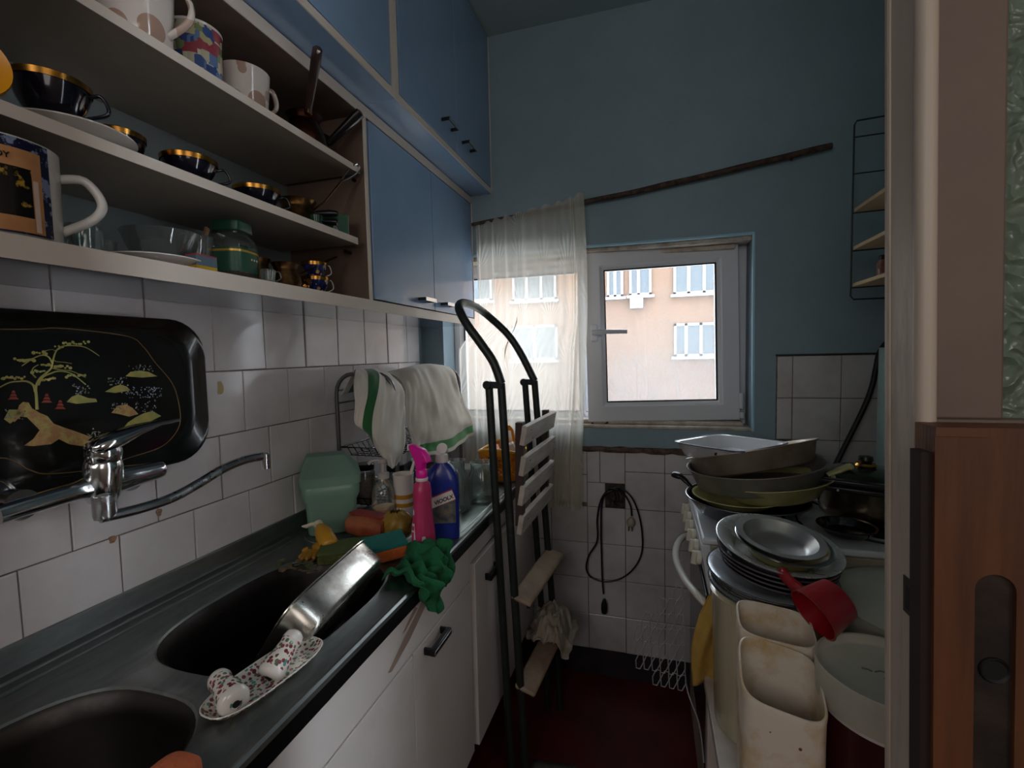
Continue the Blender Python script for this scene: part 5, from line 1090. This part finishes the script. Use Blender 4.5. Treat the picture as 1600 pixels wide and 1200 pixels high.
# green cloth over the front edge
bm = B()
def gcl(s, t):
    # s along the worktop, t from behind over the edge and down
    y = .052+.120*(s-.5)*(1+.15*math.sin(t*4))+.012*math.sin(t*7+s*3)
    path = [(.425, ZC+.006), (.445, ZC+.012), (.470, ZC+.018), (.495, ZC+.020), (.514, ZC+.010), (.524, ZC-.012), (.527, ZC-.032), (.526, ZC-.048)]
    if s > .66: path = [(x, z+max(0, (s-.66))*.12) for x, z in path]
    k = t*(len(path)-1); i = min(int(k), len(path)-2); x = path[i][0]+(path[i+1][0]-path[i][0])*(k-i); z = path[i][1]+(path[i+1][1]-path[i][1])*(k-i)
    f = .011*math.sin(s*17+t*3)+.012*noise.noise((s*5, t*4, 3))+.006*math.sin(s*37-t*5+2*math.sin(t*6))+.006*math.sin(t*22+s*13); nx, nz = (.35, .94) if t < .5 else (.94, .25)
    if t > .8: z += .030*math.sin(s*9+2.2)*(t-.8)/.2
    return (max(x+f*nx, .415 if t < .6 else .514), y, z+f*nz if t < .55 else z+f*.3)
grid(bm, 70, 60, lambda s, t: (lambda p: (p[0], p[1], max(p[2], ZC+.0065) if p[0] < .512 else p[2]))(gcl(s, t)))
tag(obj('cleaning_cloth', bm, M('green_microfibre', '1a633c', .95, var='124c2e', vs=30, bump=.5, bs=250), smooth=180, solid=.0035), 'bunched bright green cloth hanging over the front edge of the worktop', 'cloth')
# steel roasting tin leaning out of the far sink bowl
rt = thing('roasting_tin', 'scorched oblong steel tin leaning in the far sink bowl on its front rim', 'tin', (0, 0, 0))
bm = B(); a_, b_, h_ = .085, .130, .060
def tl_(k, z): return [(x, y, z) for x, y in sell(a_+k, b_+k, 5, 56)]
loft(bm, [tl_(-.012, 0), tl_(-.004, .003), tl_(0, .010), tl_(.004, h_-.002), tl_(.0075, h_), tl_(.0075, h_+.002), tl_(.003, h_+.001), tl_(-.002, .012), tl_(-.008, .004)])
xform(bm.verts, TR((.388, -.105, .826), (0, R(-55), 0))); xform(bm.verts, Matrix.Translation((.40, -.095, .86)) @ Matrix.Rotation(R(5), 4, 'Z') @ Matrix.Rotation(R(3), 4, 'X') @ Matrix.Translation((-.40, .095, -.86)))
obj('tin', bm, M('scorched_tin', 'c0bcb4', .26, 1, var='5e4430', vs=9, rvar=.25, lo=.5, hi=.72), rt, smooth=50)
# oval porcelain dish with two shakers
od = thing('oval_dish', 'small oval floral porcelain dish on the worktop between the sink bowls and the edge', 'dish', (.425, -.315, ZC+.003), (R(0), R(0), R(-7)))
bm = B(); DP = lambda k, z: [(x, y, z) for x, y in sell(.038+k, .092+k, 2.8, 48)]
loft(bm, [DP(-.016, 0), DP(-.010, .002), DP(0, .011), DP(.001, .0125), DP(-.001, .0125), DP(-.012, .0045), DP(-.018, .0035)]); obj('dish', bm, m_floral, od, world=False, smooth=50)
bm = B(); tube(bm, [(x, y, .0125) for x, y in sell(.0375, .0915, 2.8, 48)], .0011, 6, closed=True); obj('gold_rim', bm, m_china, od, world=False)
def shaker(label, c, rot, base_hole):
    t = thing('salt_shaker', label, 'salt shaker', c, rot); bm = B(); lathe(bm, [(0, -.033), (.007, -.033), (.0165, -.031), (.0195, -.026), (.019, -.016), (.016, .002), (.0145, .016), (.015, .024), (.013, .031), (.007, .035), (0, .036)], 32); obj('body', bm, m_floral, t, world=False, smooth=180)
    bm = B(); lathe(bm, [(0, .0372), (.009, .0358), (.0138, .0312), (.0155, .024), (.0152, .022)], 28); obj('white_top', bm, m_china, t, world=False, smooth=180)
    bm = B(); lathe(bm, [(.008, -.0335), (.0166, -.0318), (.0200, -.0262), (.0196, -.021)], 28); obj('white_foot', bm, m_china, t, world=False, smooth=180)
    bm = B(); lathe(bm, [(0, -.0342), (.0048, -.0342), (.0048, -.0325)], 16); obj('filling_hole', bm, m_black, t, world=False)
    return t
def aim(c, tgt, flip=False): return (Vector(tgt)-Vector(c)).to_track_quat('Z', 'Y').to_euler()
c1_ = (.412, -.372, ZC+.027); shaker('floral salt shaker lying with its holed foot showing, near end of the oval dish', c1_, aim(c1_, (.27, -.31, ZC+.045)), True)
c2_ = (.430, -.290, ZC+.027); shaker('floral salt shaker lying with its white rounded top away, middle of the oval dish', c2_, aim(c2_, (.432, -.19, ZC+.085)), False)
# orange rag at the very bottom of the frame
bm = B(); loft(bm, [[(.462+x*q, -.496+y*q, ZC+.006+z) for x, y in sell(.026, .034, 3, 24)] for q, z in ((.9, 0), (1, .006), (.98, .020), (.8, .027), (.4, .030))]); tag(obj('orange_sponge', bm, M('salmon_orange_foam', 'c4633c', .9, bump=.7, bs=200), smooth=60), 'salmon-orange sponge on the worktop corner at the very bottom of the photo', 'sponge')

# brown drips on the apron under the cloth
for i, pl_ in enumerate(([(662, 935), (668, 940), (640, 1000), (612, 1050), (606, 1052), (630, 1000)], [(648, 948), (653, 950), (634, 985), (628, 992)])):
    bm = B(); prism(bm, pl_, lambda p, s: tuple(at(p[0], p[1], 'x', .4903+.0004*s))); obj('drip_stain', bm, M('brown_drip', 'a58e80', .5), bc)
# ================================================================== ON THE COOKER
ZH = .853
m_blacken = M('black_enamel', '0d0d10', .18, coat=.3); m_creamen = M('cream_yellow_enamel', 'c2bc8a', .25, coat=.3, var='a39c63', vs=8)
def open_pan(r0, r1, h, t=.003, rim=.006):
    return [(0, 0), (r0*.93, 0), (r0, .005), (r1, h-.003), (r1+rim, h), (r1+rim, h+.002), (r1, h+.0015), (r1-t, h-.002), (r0-t, .008), (r0*.9, .004), (0, .004)]
bp = thing('frying_pan', 'wide black pan with a black handle, lowest of the pile on the far hob', 'pan', (1.222, .572, ZH+.014))
bm = B(); lathe(bm, open_pan(.125, .152, .046), 60); obj('pan', bm, m_blacken, bp, world=False, smooth=50)
bm = B(); lathe(bm, [(.1555, .0455), (.1582, .0462), (.1582, .0482), (.1555, .0485)], 60); obj('rim', bm, m_steel, bp, world=False)
p = at(1050, 746, 'y', .62)-Vector(bp.location); dd_ = Vector((p.x+.15, p.y-.02, 0)); 
bm = B(); tube(bm, smooth_path([(-.135, .075, .043), (-.150, .085, .058), (-.166, .094, .070), (-.190, .106, .074)]), [.008]*6+[.010]*6+[.013, .014, .014, .014, .013, .012, .008], 12, flat=(1, .7)); obj('handle', bm, m_blackplastic, bp, world=False, smooth=60)
lp = thing('enamel_plate', 'cream-yellow enamel dish lying inside the wide black pan', 'dish', (1.200, .575, ZH+.040), (R(0), R(0), 0))
bm = B(); lathe(bm, open_pan(.088, .112, .024), 50); obj('dish', bm, m_creamen, lp, world=False, smooth=50)
yp = thing('enamel_pan', 'greenish-yellow enamel pan tilted on the pile with a pouring lug at right', 'pan', (1.300, .605, ZH+.056), (R(-2), R(-8), 0))
bm = B(); lathe(bm, open_pan(.110, .146, .050), 60); obj('pan', bm, m_creamen, yp, world=False, smooth=50)
bm = B(); tube(bm, smooth_path([(.138, .0, .048), (.165, .0, .058), (.190, 0, .066), (.200, 0, .064)]), [.014]*6+[.017]*6+[.019, .020, .020, .019, .018, .015, .008], 14, flat=(1, .45)); obj('lug', bm, m_creamen, yp, world=False, smooth=60)
a1_ = thing('round_baking_tin', 'lower of two round dull aluminium baking tins on the cooker pile', 'baking tin', (1.262, .640, ZH+.082), (R(0), R(-7), 0))
bm = B(); lathe(bm, open_pan(.160, .178, .060), 64); obj('tin', bm, m_alu, a1_, world=False, smooth=50)
a2_ = thing('round_baking_tin', 'upper round aluminium baking tin, tilted up to the right', 'baking tin', (1.258, .652, ZH+.121), (R(-11), R(-12), 0))
bm = B(); lathe(bm, open_pan(.155, .172, .058), 64); obj('tin', bm, M('browned_aluminium', 'b0a294', .34, .5, var='8a7868', vs=6, rvar=.2), a2_, world=False, smooth=50)
et = thing('enamel_roasting_tray', 'white enamel rectangular tray with dark rim, topmost on the cooker pile', 'tray', (1.190, .640, ZH+.159), (R(-2), R(-1), R(43)))
def et_(k, z, a=.104, b=.118): return [(x, y, z) for x, y in sell(a+k, b+k, 7, 64)]
bm = B(); loft(bm, [et_(-.018, 0), et_(-.014, .003), et_(0, .038), et_(.005, .040), et_(.005, .042), et_(-.003, .040), et_(-.016, .006), et_(-.020, .004)]); obj('tray', bm, M('white_chipped_enamel', 'd3d4d8', .2, coat=.3, var='b7a898', vs=5, lo=.55, hi=.75), et, world=False, smooth=50)
bm = B(); tube(bm, [(x, y, .0415) for x, y in sell(.1095, .1235, 7, 64)], .0018, 6, closed=True); obj('rim', bm, M('blue_black_rim', '3d4458', .3), et, world=False)
bm = B(); lathe(bm, [(0, .0006), (.004, .0004), (.0045, 0)], 12, TR((-.104, -.04, .026), (R(0), R(-68), 0))); obj('enamel_chip', bm, m_black, et, world=False)
# pressure cooker at right
pc = thing('pressure_cooker', 'steel pressure cooker with long black handles, at the right end of the hob', 'pressure cooker', (1.532, .640, ZH+.012))
bm = B(); lathe(bm, [(0, 0), (.098, 0), (.106, .006), (.110, .03), (.110, .098), (.113, .101), (.112, .104), (.106, .104), (.106, .01), (0, .008)], 56); obj('pot', bm, M('brown_stained_steel', 'a08c78', .2, 1, var='5e4a38', vs=7, rvar=.15), pc, world=False, smooth=50)
bm = B(); lathe(bm, [(.1135, .100), (.115, .104), (.110, .112), (.08, .124), (.03, .130), (0, .131)], 56); obj('lid', bm, M('dark_olive_lid', '3f4638', .2, .7), pc, world=False, smooth=60)
bm = B(); lathe(bm, [(0, .130), (.022, .130), (.026, .136), (.022, .142), (0, .143)], 28); kb = obj('knob_base', bm, m_gold, pc, world=False); bm = B(); lathe(bm, [(0, .142), (.013, .142), (.018, .150), (.016, .160), (0, .163)], 24); obj('knob', bm, m_blackplastic, pc, world=False)
for zz, dz in ((.086, 0), (.104, .002)):
    bm = B(); v = box(bm, -.012, .012, -.105, .105, 0, .014); xform(v, TR((-.085, -.105, zz), (0, 0, R(68)))); obj('handle', bm, m_blackplastic, pc, world=False, bev=.004, bseg=3)
bm = B()
for k in (-.02, .03): lathe(bm, [(0, .0015), (.003, .001), (.0035, 0)], 10, TR((-.085+k*1.0, -.118+k*.1, .094), (R(90), 0, 0)))
obj('rivet', bm, m_chrome, pc, world=False)
dp = thing('small_frying_pan', 'small dark pan in the shade between the baking tins and the pressure cooker', 'pan', (1.43, .470, ZH+.014)); bm = B(); lathe(bm, open_pan(.05, .058, .018), 40); obj('pan', bm, m_blacken, dp, world=False)
bpot = thing('enamel_pot', 'dark blue enamel pot hidden behind the pile, beside the pressure cooker', 'pot', (1.405, .775, ZH+.014)); bm = B(); lathe(bm, open_pan(.048, .050, .070), 40); obj('pot', bm, M('dark_blue_enamel', '1b1c4a', .2, coat=.3), bpot, world=False)
# black hose on the far wall
bm = B(); tube(bm, smooth_path([(1.76, 1.00, 1.38), (1.72, .985, 1.345), (1.693, .98, 1.305), (1.683, .98, 1.25), (1.672, .98, 1.185), (1.65, .98, 1.115), (1.60, .97, 1.00), (1.555, .955, .905), (1.53, .95, .86)]), .0085, 10); tag(obj('gas_hose', bm, M('black_rubber_hose', '0c0c0d', .5), smooth=180), 'black rubber hose curving down the far wall tiles to the cooker', 'hose')
# cords hanging by the junction box
def cordo(label, pts, endf):
    t = thing('power_cord', label, 'cord', tuple(Vector(pts[0])))
    bm = B(); tube(bm, smooth_path(pts, 6), .0034, 8); obj('cable', bm, m_blackplastic, t, smooth=180); endf(t); return t
def c_at(*L_): return [tuple(at(u, v, 'y', 1.018-.004*(i % 2))) for i, (u, v) in enumerate(L_)]
def plug(t):
    p = at(985, 818, 'y', 1.016); bm = B(); lathe(bm, [(0, 0), (.010, .001), (.016, .010), (.016, .022), (.010, .032), (.006, .036), (0, .036)], 16, TR((p.x, p.y, p.z-.012), (0, R(5), 0))); q = obj('plug', bm, M('grubby_white_plug', 'a39587', .5), t)
    for s in (-1, 1): bm = B(); tube(bm, [(p.x+s*.0065, p.y, p.z-.012), (p.x+s*.0065, p.y, p.z-.030)], .0022, 8); obj('prong', bm, m_brass, q)
cordo('black cord with a grubby white plug hooked over the junction box', c_at((987, 806), (985, 790), (975, 772), (962, 764), (948, 768), (938, 784), (933, 812), (933, 845), (920, 868), (916, 888), (924, 902), (946, 909), (972, 903), (992, 886), (1003, 862), (1003, 830), (997, 800), (986, 776), (968, 762), (952, 764)), plug)
def conn(t):
    p = at(944, 948, 'y', 1.014); bm = B(); loft(bm, [[(p.x+x, p.y+y*.7, p.z+z) for x, y in sell(r_, r_, 2.4, 16)] for r_, z in ((.004, .032), (.008, .022), (.012, .010), (.013, -.010), (.011, -.026), (.006, -.030))]); obj('connector', bm, m_blackplastic, t, smooth=50)
cordo('black cord hanging straight down by the junction box with a black connector at its end', c_at((958, 766), (946, 772), (940, 790), (939, 830), (940, 870), (941, 905), (943, 928)), conn)
# wall rack on the right
wr_ = thing('wall_rack', 'black wire wall rack with three pale wooden shelves, beside the door frame', 'wall rack', (1.66, .75, 1.5))
m_wr = M('dark_green_wire', '20261f', .5); RX, RY = 1.578, .90
for y in (.90, .45):
    bm = B(); tube(bm, [(1.772, y, 2.03), (RX+.006, y, 2.022), (RX, y, 2.01), (RX, y, 1.485), (RX+.008, y, 1.474), (1.772, y, 1.474)], .0026, 8); obj('end_frame', bm, m_wr, wr_)
    for z in (1.973, 1.862, 1.742, 1.625, 1.510):
        bm = B(); tube(bm, [(RX, y, z), (1.772, y, z+.004)], .0020, 6); obj('rung', bm, m_wr, wr_)
for z in (1.742, 1.625, 1.510):
    bm = B(); box(bm, RX+.004, 1.766, .452, .898, z+.003, z+.014); obj('shelf', bm, M('pale_pine', 'c9ad86', .5, var='b89a72', vs=8, stretch=(1, .2, 1)) if z > 1.7 else bpy.data.materials['pale_pine'], wr_, bev=.001)
def sjar(label, x, y, c1, c2):
    t = thing('spice_jar', label, 'jar', (x, y, 1.525)); bm = B(); lathe(bm, [(0, 0), (.022, 0), (.024, .004), (.024, .045), (.018, .055), (0, .055)], 24); obj('jar', bm, M('jar_'+c1, c1, .3, var=c2, vs=30), t, world=False); bm = B(); lathe(bm, [(0, .054), (.019, .054), (.019, .068), (0, .070)], 24); obj('lid', bm, m_blackplastic, t, world=False)
sjar('small reddish-brown jar on the lowest shelf of the wire wall rack', 1.640, .82, '6e3a2a', '8f6a58'); sjar('dark amber jar right of the reddish jar on the wire rack', 1.690, .75, '3a1c12', '20100a')

# ================================================================== TABLE AND STACKS, RIGHT FRONT
tb_ = thing('side_table', 'low white table carrying the plates, bins and pot, mostly hidden', 'table', (1.40, .15, 0))
ZT_ = .50
bm = B(); box(bm, 1.095, 1.75, -.19, .392, ZT_-.025, ZT_); obj('tabletop', bm, m_white_lam, tb_, bev=.003)
for x in (1.12, 1.725):
    for y in (-.165, .365): bm = B(); box(bm, x-.02, x+.02, y-.02, y+.02, 0, ZT_-.025); obj('leg', bm, m_white_lam, tb_, bev=.002)
# tall cream bin under the plates
m_bin = M('glossy_cream_plastic', 'cfc6a8', .22, coat=.3, var='b8ad8c', vs=5, stretch=(6, 6, .6))
tbn = thing('tall_bin', 'tall glossy cream plastic bin with plates stacked on top of it', 'bin', (1.205, .245, ZT_+.001))
bm = B(); lathe(bm, [(0, 0), (.098, 0), (.102, .005), (.108, .295), (.112, .30), (.108, .303), (0, .303)], 48); obj('bin', bm, m_bin, tbn, world=False, smooth=50)
# plates and deep plates of the stack
m_plate = M('steel_rimmed_plate', 'a4a7ac', .2, .35, rvar=.1, vs=10); m_rimdark = M('worn_rim', '6f6a6c', .3, .6); m_purple = M('dark_aubergine_glaze', '1e1016', .15, coat=.4)
def plateobj(label, z, r_, h, mat, dx=0, dy=0, tilt=3, rimw=.020, deep=.6, cat='plate', nm='dinner_plate', group=None):
    t = thing(nm, label, cat, (1.215+dx, .240+dy, z), (R(tilt), R(tilt*.6), 0), group); bm = B()
    lathe(bm, [(0, 0), (r_*deep, 0), (r_*deep+.004, .002), (r_-rimw, h*.72), (r_, h), (r_+.001, h+.0018), (r_-.001, h+.0025), (r_-rimw, h*.72+.004), (r_*deep, .005), (0, .0045)], 60); obj('plate', bm, mat, t, world=False, smooth=50)
    if mat is m_purple or mat is m_plate:
        bm = B(); lathe(bm, [(r_-.002, h+.0024), (r_+.0014, h+.0030), (r_+.0018, h+.0012), (r_+.0008, h-.0006)], 60); obj('rim_line', bm, m_steel if mat is m_plate else m_rimdark, t, world=False)
    return t
z = ZT_+.306
names = ['lowest plate of the grey steel-rimmed stack on the cream bin', 'second plate from the bottom of the grey stack', 'third plate from the bottom of the grey stack', 'fourth plate from the bottom of the grey stack', 'widest grey plate capping the lower stack, its pale rim showing at left']
for k in range(5):
    plateobj(names[k], z, .118+.006*(k == 4)-.002*(k % 2), .015, m_plate, dx=-.008+.003*((k*7) % 3), dy=.002*(k % 2), tilt=4, rimw=.030); z += .0065+(.002 if k == 3 else 0)
z += .004
pn = ['lowest dark aubergine dish above the grey plates', 'second dark aubergine dish of the upper stack', 'third dark aubergine dish of the upper stack', 'fourth dark aubergine dish just below the steel platter']
for k in range(4): plateobj(pn[k], z, .106+.003*k, .022, m_purple, dx=.006, tilt=6, rimw=.02, deep=.62); z += .0105
plateobj('broad shiny steel platter with a wide pale rim on top of the dark dishes', z+.002, .118, .030, M('bright_steel_platter', 'b4b4b2', .2, .5, rvar=.12, vs=9), dx=.004, dy=-.006, tilt=9, rimw=.026, deep=.66, cat='platter', nm='steel_platter')
eb = thing('enamel_bowl', 'yellow-green enamel bowl with steel rim inside the broad steel platter', 'bowl', (1.226, .225, z+.010), (R(9), R(6), 0)); bm = B(); lathe(bm, open_pan(.066, .083, .030), 50); obj('bowl', bm, m_creamen, eb, world=False, smooth=50); bm = B(); lathe(bm, [(.0885, .0292), (.0905, .030), (.0905, .0325), (.0885, .0335), (.083, .0325)], 50); obj('rim', bm, m_steel, eb, world=False)
sb2 = thing('steel_bowl', 'round brushed steel bowl, topmost of the stack right of the cooker knobs', 'bowl', (1.222, .228, z+.022), (R(9), R(6), 0)); bm = B(); lathe(bm, [(0, 0), (.05, 0), (.058, .006), (.070, .024), (.084, .027), (.0845, .0285), (.070, .0275), (.057, .009), (.05, .003), (0, .0025)], 56); obj('bowl', bm, M('brushed_steel', 'a5a39e', .3, .75, rvar=.15, vs=12), sb2, world=False, smooth=50)
# two cream plastic canisters in front
m_can = M('stained_cream_plastic', 'dacdbc', .4, var='c0a06a', vs=11, lo=.48, hi=.66, trans=0, bump=.08, bs=30)
m_spotst = M('rust_spot', '6a3316', .7)
def canister(label, cx, cy, a, b, z0, rimf, rz, spots):
    t = thing('plastic_canister', label, 'canister', (cx, cy, z0), (0, 0, R(rz))); bm = B(); n = 64
    base = sell(a, b, 4.2, n); def_ = lambda k, zz: [(x*(1+k), y*(1+k), zz) for x, y in base]
    out = [(x, y, rimf(x/a, y/b)) for x, y in base]; inn = [(x*.955, y*.955, rimf(x/a, y/b)+.0006) for x, y in base]
    lip = [(x*1.02, y*1.02, rimf(x/a, y/b)-.004) for x, y in base]; lip0 = [(x*1.0, y*1.0, rimf(x/a, y/b)-.016) for x, y in base]
    loft(bm, [def_(-.10, 0), def_(-.07, .004), [(x*.985, y*.985, .12) for x, y in base], lip0, lip, out, inn, [(x*.93, y*.93, .12) for x, y in base], def_(-.13, .006)])
    o = obj('canister', bm, m_can, t, world=False, smooth=50)
    for k, (sx_, sy_, sz_, r_) in enumerate(spots):
        bm = B(); lathe(bm, [(0, .0008), (r_, .0005), (r_*1.1, 0)], 10, TR((sx_, sy_, sz_), (R(90), 0, 0))); obj('rust_spot', bm, m_spotst, o, world=False)
    return t
canister('stained cream plastic canister with a scooped mouth, nearest the viewer at right', 1.168, -.026, .060, .056, ZT_+.001, lambda x, y: .292+.022*y-.010*x, -6, [(.02, -.0572, .22, .0022), (-.02, -.0565, .235, .001)])
canister('cream plastic canister with brown drips, behind the scooped one and before the plates', 1.182, .072, .062, .041, ZT_+.001, lambda x, y: .328+.012*y-.006*x, -4, [(-.03, .0398, .300, .003), (-.022, .0398, .312, .002)])
for u, v, r_ in ((1190, 962, .004), (1200, 975, .003)): pass
# dark red pot with a white lid
rp = thing('lidded_pot', 'dark red pot under a deep white round plastic lid, beside the canisters', 'pot', (1.322, -.012, ZT_+.001))
bm = B(); lathe(bm, [(0, 0), (.086, 0), (.090, .006), (.092, .255), (0, .255)], 52); obj('pot', bm, M('dark_maroon_enamel', '3a0c12', .3, coat=.2), rp, world=False)
bm = B(); lathe(bm, [(.0955, .262), (.0965, .266), (.0985, .318), (.0975, .321), (.0945, .320), (.0925, .309), (.088, .306), (0, .307)], 60); ldd = obj('lid', bm, M('white_lid_plastic', 'b9b5a6', .35, var='a9a595', vs=6), rp, world=False, smooth=50)
bm = B(); lathe(bm, [(0, .256), (.0935, .256), (.0955, .262)], 52); obj('lid_inside', bm, m_china, ldd, world=False)
bm = B(); 
for pts in ([(-.030, .016), (-.022, .014), (-.018, .010)], [(-.014, .010), (-.006, .014), (.002, .012), (.006, .004)], [(-.008, -.004), (0, -.008), (.006, -.006)], [(.010, .010), (.012, .006)], [(.006, -.010), (.014, -.006), (.022, .0)]):
    tube(bm, [(x, y, .3078) for x, y in pts], .0011, 6)
obj('embossed_mark', bm, M('grey_mark', '6e6860', .6), ldd, world=False)
# large pale disc behind
bd = thing('large_round_lid', 'large pale grey-white round lid lying beside the plate stack, cut by the door frame', 'lid', (1.492, .225, ZT_+.001)); 
bm = B(); lathe(bm, [(0, 0), (.15, 0), (.165, .010), (.166, .30), (.169, .318), (.163, .322), (.12, .327), (0, .330)], 64); obj('lid', bm, M('grey_white_plastic', 'c6c3b4', .4, var='b5b2a2', vs=6), bd, world=False, smooth=50); bd['category'] = 'tub'; bd['label'] = 'large pale grey-white round tub beside the plate stack, cut by the door frame'; bd.name = 'round_tub'
# red plastic scoop
rs_ = thing('plastic_scoop', 'red plastic scoop with a stubby handle lying on the pot lid and canister', 'scoop', (1.262, .070, .872), tuple(Vector((-.80, -.38, -.42)).to_track_quat('Z', 'Y').to_euler()))
bm = B(); lathe(bm, [(0, -.030), (.030, -.030), (.036, -.026), (.044, .028), (.046, .030), (.0425, .030), (.034, -.023), (0, -.026)], 40); obj('cup', bm, M('bright_red_plastic', '8e101a', .3, coat=.2), rs_, world=False, smooth=50)
bm = B(); tube(bm, smooth_path([(-.040, .012, .010), (-.055, .022, .012), (-.072, .034, .012), (-.080, .040, .010)]), [.015]*6+[.014]*6+[.013, .013, .014, .014, .013, .011, .006], 12, flat=(1, .7)); obj('handle', bm, bpy.data.materials['bright_red_plastic'], rs_, world=False)
# yellow cloth between cooker and table
bm = B(); ycl = [(1.107, .708), (1.090, .64), (1.072, .53), (1.068, .51), (1.090, .488), (1.117, .470)]
def yc(s, t):
    z = .715-.235*t; xl = 1.104-.040*math.sin(min(1, t*1.1)*PI*.62); xr = 1.150; x = xl+(xr-xl)*s; return (x, .396-.0+.0*s+.004*math.sin(s*9+t*5)-.003, z-.03*(1-s)*0+.02*s*t)
grid(bm, 16, 24, lambda s, t: (yc(s, t)[0], .372+.008*math.sin(s*9+t*4)+.004*noise.noise((s*6, t*6, 0)), yc(s, t)[2])); tag(obj('dish_cloth', bm, M('mustard_cloth', 'b8934a', .9, var='a8823a', vs=20, bump=.3, bs=200), smooth=180, solid=.002), 'mustard-yellow cloth hanging between the cooker and the cream bin', 'cloth')
# white plastic honeycomb net by the oven door
net = B(); NY = .52
O_, U_, V_ = at(1066, 918, 'y', NY), at(1000, 972, 'y', NY), at(1072, 1068, 'y', NY)
def np_(a, b): return (O_+(U_-O_)*a+(V_-O_)*b)
def hexc(ca, cb, w, h): return [np_(ca+w*math.cos(q), cb+h*math.sin(q)) for q in [PI/6+PI/3*k for k in range(6)]]
for i in range(6):
    for j in range(7):
        ca = .10+i*.19; cb = .02+j*.155+(i % 2)*.077
        if ca > 1.06 or cb > 1.0-ca*.50+.06 or cb < -.05: continue
        pts = hexc(ca, cb, .105, .085); tube(net, [p+Vector((0, .004*math.sin(ca*6+cb*5), 0)) for p in pts], .0017, 5, closed=True)
e_ = np_(0, 1); tube(net, smooth_path([np_(.0, -.02), np_(-.02, .4), e_, at(1092, 1130, 'y', .47), at(1100, 1192, 'y', .42)], 5), [.0014]*10+[.0022]*11, 6)
tag(obj('plastic_net', net, M('translucent_white_plastic', 'a09c9e', .3), smooth=60), 'white plastic honeycomb net dangling in front of the oven door', 'net')
